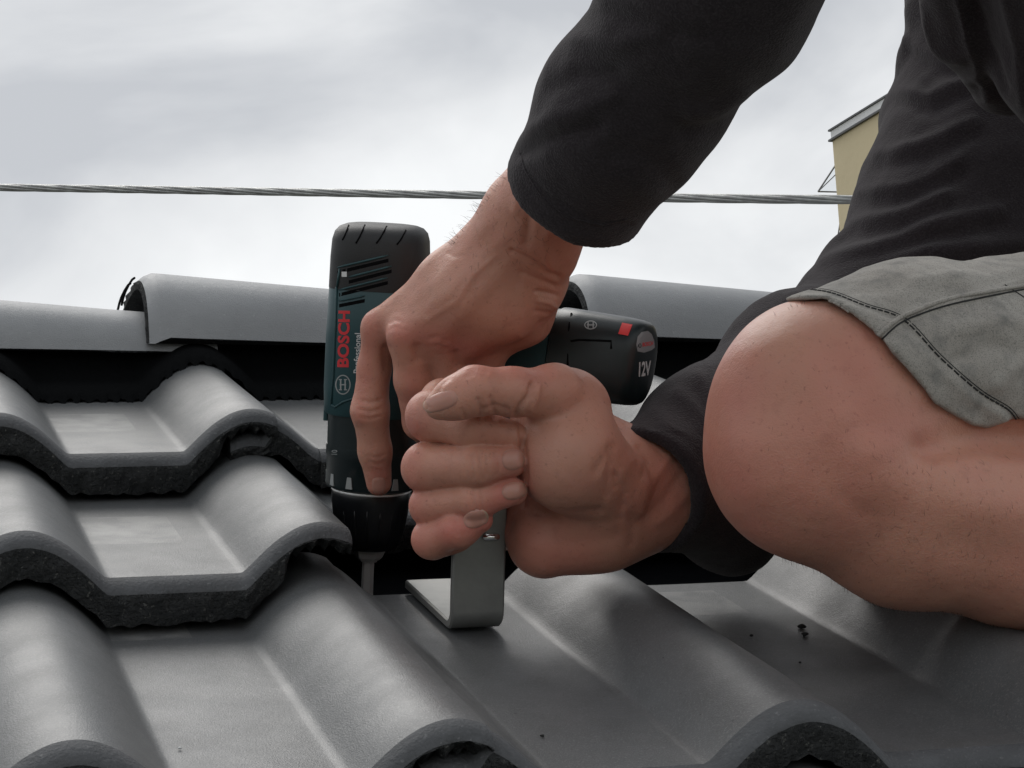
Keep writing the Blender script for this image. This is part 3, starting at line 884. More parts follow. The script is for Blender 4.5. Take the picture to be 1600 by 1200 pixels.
def patch_decal(name, cast, pts, m, parent, lift):
    cx = sum(q[0] for q in pts) / len(pts); cy = sum(q[1] for q in pts) / len(pts); P_ = [(cx, cy)]; n = len(pts) * 3; out = []
    for i in range(len(pts)):
        a, b = pts[i], pts[(i + 1) % len(pts)]
        out += [(a[0] + (b[0] - a[0]) * j / 3, a[1] + (b[1] - a[1]) * j / 3) for j in range(3)]
    for f in (.35, .7, 1.): P_ += [(cx + (x - cx) * f, cy + (y - cy) * f) for x, y in out]
    Fs = [(0, 1 + i, 1 + (i + 1) % n) for i in range(n)]
    for r in (0, 1): Fs += [(1 + r * n + i, 1 + (r + 1) * n + i, 1 + (r + 1) * n + (i + 1) % n, 1 + r * n + (i + 1) % n) for i in range(n)]
    return decal_poly(name, cast, Fs, P_, m, parent, lift)


def ring_decal(name, cast, cx, cy, rx, ry, w, m, parent, n=32, ang=0.):
    pts = []
    for r in (0, w):
        for i in range(n):
            a = 2 * math.pi * i / n; x = (rx - r) * math.cos(a); y = (ry - r) * math.sin(a)
            pts.append((cx + x * math.cos(ang) - y * math.sin(ang), cy + x * math.sin(ang) + y * math.cos(ang)))
    return decal_poly(name, cast, [(i, (i + 1) % n, (i + 1) % n + n, i + n) for i in range(n)], pts, m, parent)


def bars_decal(name, cast, bars, m, parent):
    pts = []; fs = []
    for x0, y0, x1, y1, w in bars:
        dx, dy = x1 - x0, y1 - y0; L = math.hypot(dx, dy); nx, ny = -dy / L * w / 2, dx / L * w / 2; b = len(pts)
        pts += [(x0 + nx, y0 + ny), (x1 + nx, y1 + ny), (x1 - nx, y1 - ny), (x0 - nx, y0 - ny)]; fs.append((b, b + 1, b + 2, b + 3))
    return decal_poly(name, cast, fs, pts, m, parent)


# lettering reads upwards along the motor housing
text_decal('lettering', cast_body, 'BOSCH', (544, 575), (.4, -16.5), (-16.5, -.4), M['red'], drill, bold=.035, xs=1.17)
text_decal('lettering', cast_body, 'Professional', (561.5, 584), (.3, -9.2), (-9.2, -.3), M['white'], drill, bold=.012, xs=1.0)
ring_decal('emblem', cast_body, 536, 601, 12, 15.5, 1.8, M['dimwhite'], drill)
bars_decal('emblem', cast_body, [(532.5, 593, 532.5, 609, 2.2), (539.5, 593, 539.5, 609, 2.2), (531, 601, 541, 601, 2), (529.5, 593, 534.5, 593, 1.6), (529.5, 609, 534.5, 609, 1.6), (537.5, 593, 542.5, 593, 1.6), (537.5, 609, 542.5, 609, 1.6)], M['dimwhite'], drill)
bars_decal('marking', cast_body, [(538, 424.5, 538, 432.5, 8)], M['white'], drill)
text_decal('lettering', cast_col, '10', (527, 712), (.3, -6.5), (-9, .0), M['dimwhite'], drill)
# vents: raised slanting edges with flat black strips below, painted as the slots' shade
for (x0, y0, x1, y1) in ((527, 418, 607, 399), (545, 433, 612, 416), (530, 453, 606, 434), (530, 470, 570, 462)):
    n_ = 8; px_ = [(x0 + (x1 - x0) * i / n_, y0 + (y1 - y0) * i / n_) for i in range(n_ + 1)]
    l = lay(cast_body, px_, .0002)
    if l: V, Fc = tube(l, .0006, 6, radii=[.0003] + [.0006] * (n_ - 1) + [.0002]); mesh_obj('vent_edge', V, Fc, M['teal'], drill)
    px_ = [(x, y + 5) for x, y in px_]; px2 = [(x, y + 5.5) for x, y in px_]
    decal_poly('vent_slot_shade', cast_body, [(i, i + 1, i + 10, i + 9) for i in range(8)], px_ + px2, M['seal'], drill, .0001)
for x0, y0, x1, y1 in ((545, 352, 535, 375), (570, 352, 556, 380), (604, 354, 588, 380), (634, 360, 620, 382)):
    l = lay(cast_body, [(x0 + (x1 - x0) * i / 5, y0 + (y1 - y0) * i / 5 + 2 * math.sin(i * .6)) for i in range(6)], .0001)
    if l: V, Fc = tube(l, .0005, 6); mesh_obj('grip_groove', V, Fc, M['seal'], drill)
for path in ([(526, 448), (524, 520), (521, 590), (518, 632)], [(518, 632), (524, 636), (536, 628), (560, 620)], [(531, 420), (527, 448)]):
    l = lay(cast_body, path, .0002)
    if l: V, Fc = tube(l, .0007, 6); mesh_obj('shell_seam', V, Fc, M['teal'], drill)
# side latch ledge at the left of the shell
V, Fc = loft([(axp(y, -74), 5 * .00036, .006, 3, e1, e2) for y in (612, 616, 650, 656)], None, 16); mesh_obj('switch', V, Fc, M['teal'], drill, angle=40)
# battery print
text_decal('lettering', cast_bat, '12V', (995.5, 588), (8.6, -1.2), (.6, -21.5), M['white'], drill, bold=.03, xs=1.02)
text_decal('lettering', cast_bat, '2.0Ah Li-Ion', (996, 603), (4.2, -1.1), (.3, -6), M['dimwhite'], drill, xs=.92)
pl_ = [(996, 549), (994, 538), (996, 526), (1002, 519), (1012, 517), (1018, 522), (1022, 532), (1023, 543), (1018, 547), (1006, 551)]
patch_decal('label_plate', cast_bat, pl_, M['greylabel'], drill, .00012)
text_decal('lettering', cast_bat, 'BOSCH', (1003, 541.5), (4.6, -.7), (.3, -6), M['red'], drill, bold=.03, xs=.8)
ring_decal('emblem', cast_bat, 999.5, 540, 2.2, 3.4, .8, M['seal'], drill, 14)
ring_decal('end_ring', cast_bat, 1008, 572, 19, 57, 1.6, M['greylabel'], drill, 48, .05)
patch_decal('locking_tab', cast_bat, [(972, 505), (988, 508), (981, 525), (966, 522)], M['redtab'], drill, .0004)
ring_decal('emblem', cast_bat, 923, 508, 10, 7, 1.6, M['dimwhite'], drill, 28)
bars_decal('emblem', cast_bat, [(919, 503.5, 919, 512.5, 2), (927, 503.5, 927, 512.5, 2), (917, 508, 929, 508, 1.8)], M['dimwhite'], drill)
for path in ([(893, 490), (889, 510), (887, 570), (890, 606)], [(892, 533), (905, 531), (955, 533), (955, 545)], [(890, 588), (905, 595), (925, 607)]):
    l = lay(cast_bat, path, .0001)
    if l: V, Fc = tube(l, .0006, 6); mesh_obj('battery_seam', V, Fc, M['seal'], drill)

# ------------------------------------------------------------------ person: body
OFF = .020
person = empty('person', P(1500, 965, 1.10))
tag(person, 'person kneeling on the roof in charcoal fleece and grey shorts, drilling while gripping the hook', 'person')
mm = .001
fist = [
    (chain([(885, 640, 1.10, 66), (890, 715, 1.092, 76), (945, 755, 1.11, 72)], .012) + chain([(850, 846, 1.125, 58), (940, 815, 1.13, 70), (1010, 785, 1.135, 66)], .014)
     + chain([(800, 690, 1.150, 70), (900, 720, 1.14, 80), (1000, 745, 1.14, 68)], .014) + chain([(800, 800, 1.15, 58), (900, 800, 1.15, 72), (1000, 790, 1.145, 66)], .014)
     + chain([(980, 742, 1.135, 62), (1060, 765, 1.15, 62), (1150, 700, 1.185, 70)], .012) + chain([(980, 795, 1.135, 62), (1062, 780, 1.15, 54), (1150, 720, 1.185, 66)], .012), .004),
    (chain([(775, 640, 1.140, 38), (692, 627, 1.122, 33), (674, 650, 1.098, 38), (740, 668, 1.079, 32), (800, 680, 1.082, 23)], .005), .0012),
    (chain([(780, 715, 1.148, 36), (675, 728, 1.120, 33), (667, 731, 1.098, 37), (745, 728, 1.076, 32), (798, 721, 1.078, 25)], .005), .0012),
    (chain([(780, 780, 1.148, 34), (680, 788, 1.118, 28), (673, 790, 1.100, 31), (745, 782, 1.080, 28), (802, 768, 1.080, 22)], .005), .0012),
    (chain([(775, 835, 1.146, 28), (682, 842, 1.118, 26), (676, 842, 1.100, 30), (718, 828, 1.086, 27), (750, 812, 1.082, 21)], .005), .0012),
    (chain([(900, 640, 1.105, 54), (866, 614, 1.085, 43), (800, 612, 1.066, 36), (742, 611, 1.058, 37), (708, 624, 1.053, 30), (684, 634, 1.053, 20)], .006), .0045),
]
upper = [
    (chain([(594, 512, 1.160, 28), (700, 440, 1.135, 42), (800, 352, 1.110, 54)], .012, OFF) + chain([(640, 528, 1.140, 33), (740, 458, 1.118, 47), (830, 368, 1.105, 52)], .012, OFF)
     + chain([(700, 546, 1.142, 31), (790, 482, 1.122, 45), (850, 400, 1.112, 46)], .012, OFF) + chain([(760, 548, 1.150, 28), (822, 498, 1.140, 33), (853, 440, 1.127, 35)], .012, OFF)
     + chain([(835, 332, 1.100, 76), (955, 190, 1.035, 76)], .012, OFF) + chain([(846, 462, 1.120, 30)], .006, OFF) + chain([(880, 345, 1.10, 40), (868, 400, 1.11, 30)], .008, OFF)
     + chain([(700, 500, 1.175, 38), (800, 430, 1.16, 50)], .02, OFF), .004),
    (chain([(594, 512, 1.160, 27), (585, 575, 1.168, 26), (578, 642, 1.170, 28.5), (586, 705, 1.177, 25.5), (592, 755, 1.182, 20)], .004, OFF), .005),
    (chain([(640, 528, 1.140, 33), (643, 595, 1.146, 26), (656, 660, 1.160, 26), (700, 710, 1.21, 24)], .004, OFF), .005),
    (chain([(700, 546, 1.142, 30), (707, 610, 1.15, 26), (712, 670, 1.17, 26)], .004, OFF), .005),
    (chain([(760, 548, 1.150, 28), (762, 610, 1.16, 24), (762, 660, 1.18, 24)], .004, OFF), .005),
    (chain([(770, 430, 1.16, 36), (705, 460, 1.235, 30), (640, 490, 1.275, 26)], .006, OFF), .01),
]
leg = [
    (chain([(1285, 745, 1.17, 104), (1330, 765, 1.18, 112), (1500, 800, 1.18, 112), (1850, 840, 1.20, 110)], .02), .01),  # other leg, unseen behind the knee, put in to block light below
    (chain([(1292, 622, 1.06, 150), (1420, 585, 1.085, 152), (1650, 590, 1.13, 165), (1850, 560, 1.17, 180)], .02)
     + chain([(1268, 640, 1.056, 150), (1267, 705, 1.052, 151), (1275, 715, 1.052, 150)], .02), .01),
    (chain([(1275, 715, 1.054, 148), (1420, 795, 1.062, 141), (1600, 835, 1.078, 133), (1850, 870, 1.11, 125)], .02), .010),
]
hid = [(chain([(955, 190, 1.055, 60), (1130, -60, 1.0, 40), (1350, -330, .95, 30), (1650, -320, 1.2, 30), (1620, 100, 1.42, 30), (1620, 350, 1.40, 30), (1850, 560, 1.19, 40)], .01)
        + chain([(1150, 710, 1.185, 60), (1290, 560, 1.29, 30), (1520, 280, 1.40, 30), (1620, 100, 1.42, 30)], .01), .01)]
groups = fist + upper + leg + hid
prims = [q for g in groups for q in g[0]]


def f_body(p, c, R): return field(groups, p, c, R)


bv, bq = surface(f_body, prims, .00084)
FI = (1.02, 1.135); UH = (1.08, 1.2)
st = []


def S(path, w, h, rng_=(0, 9)): st.append((path, w, h, rng_[0], rng_[1]))


# fist: skin folds, joint creases, tendon ridges and hollows
S([(748, 625), (752, 640), (750, 655)], 4, -.9, FI); S([(768, 622), (772, 640), (775, 652)], 4, -.8, FI)
S([(832, 600), (828, 618), (812, 638), (806, 650)], 4.5, -1.7, FI); S([(843, 602), (840, 622), (830, 640)], 4, .8, FI); S([(756, 640), (775, 634), (792, 640)], 4, -.6, FI)
S([(812, 655), (818, 700), (823, 750), (818, 790)], 5, -1.4, (1.06, 1.13)); S([(830, 800), (880, 803), (935, 797)], 7, -1.2, FI)
S([(738, 712), (741, 746)], 3, -.6, FI); S([(750, 710), (754, 748)], 3, -.75, FI); S([(760, 712), (762, 742)], 3, -.5, FI); S([(740, 766), (746, 800)], 3, -.7, FI); S([(751, 764), (756, 798)], 3, -.5, FI); S([(690, 712), (700, 722), (705, 745)], 4, -.4, FI); S([(645, 705), (655, 730), (650, 755)], 8, .5, FI); S([(712, 812), (714, 836)], 3, -.4, FI)
S([(776, 712), (782, 722), (778, 740)], 3, -.5, FI)
S([(880, 690), (870, 740)], 40, 1.2, FI); S([(930, 735), (955, 700), (950, 770)], 9, -1.0, FI); S([(965, 745), (975, 770), (968, 810)], 6, -.9, FI)
S([(1045, 715), (1015, 760), (1000, 800)], 9, 1.1, (1.05, 1.16)); S([(1062, 745), (1035, 785), (1010, 810)], 8, -.8, (1.05, 1.16)); S([(985, 720), (960, 760), (945, 800)], 9, .6, (1.05, 1.16))
S([(1075, 770), (1045, 805), (1030, 815)], 9, .8, (1.05, 1.16)); S([(868, 596), (876, 640)], 14, .8, FI)
S([(700, 592), (690, 600), (684, 612)], 4, -.7, FI); S([(790, 880), (800, 850), (796, 820)], 8, -.6)
# upper hand: knuckles, tendons, veins, wrist creases
for x, y, w, h in ((586, 500, 16, 1.1), (622, 520, 17, 1.6), (684, 538, 18, 1.7), (748, 548, 17, 1.0)): S([(x, y), (x + 6, y - 5)], w, h * .9, UH)
for p_ in ([(652, 545), (654, 560)], [(712, 555), (716, 572)], [(603, 548), (606, 575)]): S(p_, 9, -1.6, UH)
S([(655, 500), (720, 440), (790, 370)], 12, .6, UH); S([(700, 515), (760, 450), (810, 390)], 12, .45, UH); S([(620, 490), (690, 430), (760, 350)], 10, .4, UH)
S([(668, 500), (715, 470), (740, 430), (775, 400)], 5, .5, UH)
S([(800, 392), (830, 408), (858, 426), (872, 432)], 4.5, -1.4, UH); S([(815, 425), (840, 436), (866, 446)], 4, -.8, UH); S([(838, 455), (856, 458), (870, 462)], 4, -1.0, UH)
S([(842, 470), (860, 474), (868, 480)], 4, .9, UH); S([(838, 486), (858, 490)], 4, -.8, UH); S([(820, 440), (822, 480), (812, 520)], 10, .8, UH)
S([(832, 300), (826, 340), (822, 380)], 8, -1.5, UH); S([(815, 290), (805, 330)], 8, .8, UH); S([(870, 330), (850, 380), (860, 420)], 9, .9, UH)
S([(565, 626), (578, 629), (594, 626)], 3, -.7, UH); S([(562, 640), (577, 644), (594, 640)], 3, -.55, UH); S([(565, 652), (578, 655), (594, 651)], 3, -.45, UH)
S([(556, 645), (560, 655)], 10, .9, UH); S([(576, 712), (588, 716), (600, 712)], 3, -.4, UH); S([(576, 722), (590, 726), (602, 722)], 3, -.35, UH)
S([(735, 580), (745, 576), (760, 580)], 5, -.5, FI); S([(728, 588), (742, 584), (756, 588)], 4, -.4, FI); S([(722, 640), (726, 652)], 3, -.5, FI)
S([(650, 640), (652, 670)], 7, .5, FI); S([(905, 600), (930, 650), (950, 700)], 16, .7, FI); S([(860, 660), (900, 690), (930, 730)], 22, .6, FI); S([(835, 830), (880, 850), (960, 840)], 12, -.6, FI); S([(950, 700), (965, 730), (962, 760)], 5, -.8, (1.05, 1.16))
S([(1000, 700), (1012, 720), (1005, 745)], 6, -.7, (1.05, 1.16)); S([(978, 790), (990, 820), (985, 850)], 7, -.6, (1.05, 1.16))
S([(700, 395), (712, 402), (722, 400)], 4, -.3, UH); S([(610, 505), (618, 500), (630, 505)], 4, -.5, UH); S([(612, 515), (622, 512), (634, 516)], 4, -.4, UH); S([(672, 528), (684, 524), (698, 530)], 4, -.45, UH); S([(672, 540), (684, 537), (697, 543)], 4, -.35, UH)
# knee
S([(1195, 560), (1230, 540), (1270, 560)], 45, 2.2); S([(1300, 560), (1330, 600), (1345, 660)], 38, -3.4); S([(1165, 700), (1180, 760)], 35, 1.5)
S([(1240, 640), (1260, 700), (1300, 740)], 45, -1.6); S([(1330, 650), (1360, 700)], 32, 1.8); S([(1450, 700), (1530, 684), (1620, 690)], 24, -5.0); S([(1380, 760), (1500, 780), (1600, 790)], 40, 2.2)
S([(1320, 780), (1350, 800)], 18, -.8); S([(1500, 850), (1600, 880)], 35, -1.5)
bv = sculpt(bv, bq, st)
bn = vnormals(bv, bq)
low = noise3(bv * 60) * .0004 + noise3(bv * 22 + 9) * .0008
leg_m = (bv[:, 1] > 0)
bv = bv + bn * low[:, None]
body_faces = bq[:, ::-1] if (bn * bv).sum(1).mean() > 0 else bq
body = mesh_obj('body', W3(bv), bq, M['skin'], person)
px_, py_, _ = 800 + F * bv[:, 0] / bv[:, 1], 600 - F * bv[:, 2] / bv[:, 1], 0


def paint(name, strokes, base=0.):
    val = np.full(len(bv), base)
    for path, w, s_, d0, d1 in strokes:
        m = (bv[:, 1] > d0) & (bv[:, 1] < d1)
        r = seg_dist(px_[m], py_[m], path); val[m] = np.clip(val[m] + s_ * np.exp(-(r / w) ** 2), 0, 1)
    at = body.data.attributes.new(name, 'FLOAT', 'POINT'); at.data.foreach_set('value', np.clip(val + noise3(bv * 45) * .18 * (val > .03), 0, 1).astype(np.float32))


paint('red', [([(790, 770), (815, 765)], 22, .7, *FI), ([(700, 830), (765, 812)], 28, .75, *FI), ([(790, 720), (815, 720)], 20, .45, *FI), ([(640, 660), (650, 850)], 18, .35, *FI),
              ([(735, 575), (860, 580)], 18, .35, *FI), ([(622, 520), (748, 548)], 22, .45, *UH), ([(580, 500), (560, 650)], 16, .35, *UH), ([(592, 745), (592, 770)], 20, .5, *UH),
              ([(640, 590), (655, 660)], 20, .4, *UH), ([(1150, 560), (1130, 720), (1180, 800)], 60, .35, 0, 9), ([(1320, 560), (1360, 640), (1400, 670)], 55, .3, 0, 9), ([(1260, 700), (1330, 780)], 60, .25, 0, 9),
              ([(1040, 740), (1000, 800)], 45, .15, *FI), ([(830, 850), (900, 870)], 45, .35, 0, 1.2)])
paint('pale', [([(660, 400), (740, 430), (800, 440)], 45, .25, *UH), ([(860, 690), (880, 720)], 50, .3, *FI), ([(660, 620), (650, 650)], 16, .35, *FI), ([(850, 470), (865, 480)], 14, .45, *UH), ([(1200, 520), (1300, 490)], 40, .4, 0, 9)])
cast_skin = Caster(W3(bv), bq)

# ---- fingernails: thin curved plates
vw0 = Vector(W3([0, 0, 0]))


def nail(cx, cy, lx, ly, ang, label=None, bulge=.0007, lift=.0003):
    """centre px, half length, half width px, direction of the free edge (deg, screen)"""
    n_ = 9; ca, sa = math.cos(math.radians(ang)), math.sin(math.radians(ang)); V = []; ok = True
    top = []; nor = []
    for j in range(n_):
        for i in range(n_):
            u = i / (n_ - 1) * 2 - 1; w = j / (n_ - 1) * 2 - 1
            # squircle outline, rounder at the root (u=-1)
            k = math.sqrt(max(0, 1 - .5 * w * w)); k2 = math.sqrt(max(0, 1 - .5 * u * u))
            x = u * k * lx * 1.08; y = w * k2 * ly * 1.08
            h, n = cast_skin.at(cx + x * ca - y * sa, cy + x * sa + y * ca)
            if h is None: return
            if n.dot(vw0 - h) < 0: n = -n
            edge = max(abs(u), abs(w)); top.append(h + n * (lift + bulge * (1 - edge ** 3) - .0006 * (edge > .99) * (u < .99))); nor.append(n)
    avg = sum(nor, Vector()).normalized()
    V = top + [p - avg * .0008 for p in top]; Fc = []; m_ = n_ * n_
    for j in range(n_ - 1):
        for i in range(n_ - 1):
            a = j * n_ + i; Fc.append((a, a + 1, a + n_ + 1, a + n_)); Fc.append((m_ + a + n_, m_ + a + n_ + 1, m_ + a + 1, m_ + a))
    rim = [i for i in range(n_)] + [j * n_ + n_ - 1 for j in range(1, n_)] + [(n_ - 1) * n_ + i for i in range(n_ - 2, -1, -1)] + [j * n_ for j in range(n_ - 2, 0, -1)]
    for a, b in zip(rim, rim[1:] + rim[:1]): Fc.append((a, m_ + a, m_ + b, b))
    o = mesh_obj('fingernail', V, Fc, M['nail'], person)
    at = o.data.attributes.new('pale', 'FLOAT', 'POINT')
    vals = [1. if (i / (n_ - 1) * 2 - 1) > .8 else 0. for j in range(n_) for i in range(n_)]
    at.data.foreach_set('value', np.array(vals + vals, dtype=np.float32))
    return o


nail(690, 627, 28, 15, 161, bulge=.0004, lift=.0002)
nail(801, 718, 17, 17, -6)
nail(803, 767, 19, 14, -10)
nail(743, 811, 19, 14, -18)
nail(592, 758, 14, 13, 86, lift=-.0001, bulge=.0004)

# ---- body hair
hv_ = []
for path, n_, dirx, diry, L in (([(788, 272), (748, 318), (722, 352), (700, 384)], 40, -.8, -.5, .0065), ([(1260, 470), (1200, 492)], 8, -.4, -1, .003)):
    for i in range(n_):
        t = random.random() * (len(path) - 1); k = int(t); fx = t - k
        x = path[k][0] * (1 - fx) + path[k + 1][0] * fx; y = path[k][1] * (1 - fx) + path[k + 1][1] * fx
        kk = (3, 10) if dirx < -.5 else (1, 5); x -= dirx * random.uniform(*kk); y -= diry * random.uniform(*kk)
        h, n = cast_skin.at(x, y)
        if h is None: continue
        dd = (W3([dirx + random.uniform(-.5, .5), random.uniform(-.3, .3), -diry + random.uniform(-.4, .4)]) - W3([0, 0, 0])); dd = Vector(dd).normalized(); l = L * random.uniform(.5, 1.1)
        if n.dot(vw0 - h) < 0: n = -n
        bend = Vector((random.uniform(-1, 1), random.uniform(-1, 1), -1)) * l * .12
        hv_.append(tube([h - n * .0003, h + dd * l * .5 + n * l * .15, h + dd * l + bend], .00007, 3, radii=[.00008, .00006, .00002]))
for i in range(110):
    x = random.uniform(1212, 1590); y = 800.
    while y < 1100 and cast_skin.at(x, y)[0] is not None: y += 1.5
    h, n = cast_skin.at(x, y - 2.5)
    if h is None: continue
    dd = Vector(W3([random.uniform(-.1, .7), random.uniform(-.2, .2), -1]) - W3([0, 0, 0])).normalized(); l = random.uniform(.0015, .0038)
    hv_.append(tube([h, h + dd * l * .5, h + dd * l], .00005, 3, radii=[.00007, .00006, .00002]))
for reg, n_, L in (((1150, 520, 1340, 860), 30, .0028), ((1340, 700, 1600, 940), 90, .0045), ((720, 300, 860, 420), 70, .0045)):
    for i in range(n_):
        x = random.uniform(reg[0], reg[2]); y = random.uniform(reg[1], reg[3]); h, n = cast_skin.at(x, y)
        if h is None: continue
        if n.dot(vw0 - h) < 0: n = -n
        t0 = n.cross(Vector((random.uniform(-.6, .6), random.uniform(-.6, .6), 1))).normalized(); t0 = (t0.cross(n) * (1 if reg[0] > 1000 else -1) + t0 * random.uniform(-.8, .8)).normalized(); l = L * random.uniform(.5, 1.1)
        hv_.append(tube([h - n * .0002, h + t0 * l * .5 + n * .0004, h + t0 * l + n * .0002], .00005, 3, radii=[.00007, .00005, .00002]))
V, Fc = joinm(hv_); tag(mesh_obj('body_hair', V, Fc, M['hair'], person), kind='stuff')

# ------------------------------------------------------------------ fleece jacket
rs_ = chain([(880, 330, 1.085, 114), (985, 165, 1.035, 129), (1110, -20, .985, 150), (1260, -240, .93, 165), (1450, -420, 1.0, 190), (1680, -330, 1.2, 240)], .02)
ls_ = chain([(985, 780, 1.118, 100), (1120, 694, 1.19, 112), (1250, 582, 1.27, 116), (1365, 525, 1.32, 112)], .02)
tor = chain([(1370, 520, 1.33, 116), (1465, 490, 1.34, 184), (1542, 330, 1.37, 184), (1592, 170, 1.40, 180), (1640, -50, 1.42, 205), (1680, -330, 1.3, 240)], .03) + chain([(1424, 188, 1.40, 46)], .008) + chain([(1446, 96, 1.40, 46)], .006) + chain([(1455, 20, 1.40, 42)], .008) + chain([(1372, 330, 1.36, 34)], .012) + chain([(1325, 405, 1.34, 36)], .012)
low_ = chain([(1090, 770, 1.17, 78), (1140, 805, 1.205, 96)], .03)
drp = chain([(1500, -120, 1.16, 90), (1535, 20, 1.20, 85), (1575, 120, 1.24, 60)], .012) + chain([(1640, -120, 1.13, 110), (1650, 100, 1.18, 90), (1670, 190, 1.22, 60)], .012)
jg = [(rs_, .01), (ls_ + low_, .02), (tor, .03), (drp, .006)]
jp = [q for g in jg for q in g[0]]
cR0 = C(898, 300, 1.078); cRn = C(880, 330, 1.085) - C(985, 165, 1.035); cRn /= np.linalg.norm(cRn)
cL0 = C(1008, 754, 1.128); cLn = C(985, 775, 1.115) - C(1120, 688, 1.19); cLn /= np.linalg.norm(cLn)
cavR = rc(C(880, 330, 1.085), C(925, 260, 1.062), 114 * 1.085 / F - .0042, 112 * 1.047 / F - .008); cavL = rc(C(985, 780, 1.118), C(1060, 733, 1.155), 100 * 1.118 / F - .0035, 100 * 1.15 / F - .013)


def f_jacket(p, c, R):
    d = field(jg, p, c, R)
    for c0, nn, cv in ((cR0, cRn, cavR), (cL0, cLn, cavL)):
        if np.linalg.norm(c - c0) < R + .14:
            near = np.linalg.norm(p - c0, axis=1) < .085
            pl_ = np.where(near, (p - c0) @ nn, -1.)
            k = .003; h = np.maximum(k - np.abs(d - pl_), 0) / k; d = np.maximum(d, pl_) + h * h * k * .25
            d = np.maximum(d, -ev(cv, p) * np.where(near, 1, 1))
    return d


jv, jq = surface(f_jacket, jp, .0022)
st = []
JR = (0, 1.12); JT = (1.12, 9)
S([(800, 218), (850, 190), (905, 172), (960, 150)], 13, 2.2, JR); S([(815, 240), (870, 215), (930, 200)], 12, -2.4, JR); S([(862, 140), (900, 120), (960, 112)], 14, -2.0, JR); S([(1165, 150), (1120, 170), (1080, 172)], 14, 3, JR)
S([(1150, 185), (1110, 200), (1070, 205)], 12, -2.2, JR); S([(900, 60), (960, 70), (1030, 50)], 16, 1.8, JR); S([(950, 20), (1010, 45), (1100, 60)], 14, -1.6, JR)
S([(805, 285), (838, 330), (893, 365), (955, 378)], 5, .6, JR); S([(818, 258), (860, 308), (930, 345), (985, 352)], 4, -.8, JR)
S([(1050, 290), (1020, 250), (960, 240)], 20, -1.6, JR)
for path, h in (([(1285, 408), (1360, 385), (1450, 352), (1560, 330)], 3.5), ([(1310, 352), (1400, 335), (1480, 300)], 3), ([(1345, 300), (1420, 290), (1500, 250)], 3), ([(1260, 440), (1340, 415), (1440, 392), (1600, 380)], 3.2),
                ([(1230, 470), (1320, 440), (1420, 418)], 2.6), ([(1372, 240), (1440, 225), (1520, 190)], 3.2), ([(1400, 140), (1450, 150), (1520, 120)], 3.6), ([(1415, 60), (1460, 90), (1500, 95)], 3.),
                ([(1090, 590), (1120, 640), (1128, 700)], 2.4), ([(1020, 640), (1060, 680), (1090, 730)], 1.8), ([(1130, 560), (1160, 590), (1150, 640)], 2), ([(1060, 615), (1090, 640), (1110, 690)], 2), ([(1180, 520), (1215, 530), (1250, 560)], 2.5)):
    S(path, 11, h * .75, JT); S([(x + 4, y + 22) for x, y in path], 12, -h * .6, JT)
S([(960, 680), (1010, 680), (1050, 705), (1075, 735)], 5, .8, JT)
S([(1432, 0), (1455, 70), (1490, 130)], 7, 2.5, (1.05, 1.3)); S([(1498, 0), (1510, 60), (1545, 150)], 8, 3, (1.05, 1.3)); S([(1520, 0), (1540, 70), (1570, 140)], 9, -3, (1.05, 1.3)); S([(1570, 0), (1590, 80), (1600, 160)], 9, 2.5, (1.05, 1.3))
jv = sculpt(jv, jq, st); jn = vnormals(jv, jq)
jv = jv + jn * (noise3(jv * 28) * .0022 + noise3(jv * 70) * .0009 + noise3(jv * np.array([14, 14, 40])) * .0020)[:, None]
jacket = mesh_obj('fleece_jacket', W3(jv), jq, M['fleece'], person)
cast_j = Caster(W3(jv), jq)
for nm, path, r_t in (('hem_seam', [(811, 236), (822, 268), (848, 310), (890, 340), (940, 352), (985, 340)], .0005),):
    l = []
    for i in range(len(path) - 1):
        for q_ in range(10):
            x = path[i][0] + (path[i + 1][0] - path[i][0]) * q_ / 10; y = path[i][1] + (path[i + 1][1] - path[i][1]) * q_ / 10
            h, n = cast_j.at(x, y)
            if h is not None: l.append(h)
    if len(l) > 3: V, Fc = tube(l, r_t, 6); mesh_obj(nm, V, Fc, M['fleece'], jacket)

# ------------------------------------------------------------------ shorts
sh = chain([(1310, 612, 1.06, 167), (1430, 585, 1.09, 167), (1600, 590, 1.125, 180), (1850, 560, 1.18, 200)], .02)
hem = [(1175, 482), (1205, 476), (1228, 471), (1290, 466), (1330, 487), (1370, 522), (1420, 580), (1460, 630), (1500, 656), (1522, 666), (1540, 669), (1556, 665), (1580, 655), (1640, 655), (2200, 640), (2200, 200), (1175, 200)]
hip = chain([(1850, 560, 1.18, 200), (1800, 420, 1.35, 210)], .03)
sgr = [(sh + hip, .01)]


def f_short(p, c, R):
    d = field(sgr, p, c, R)
    pc_ = polycut(p, hem); k = .0016; h = np.maximum(k - np.abs(d - pc_), 0) / k; d = np.maximum(d, pc_) + h * h * k * .25
    return d


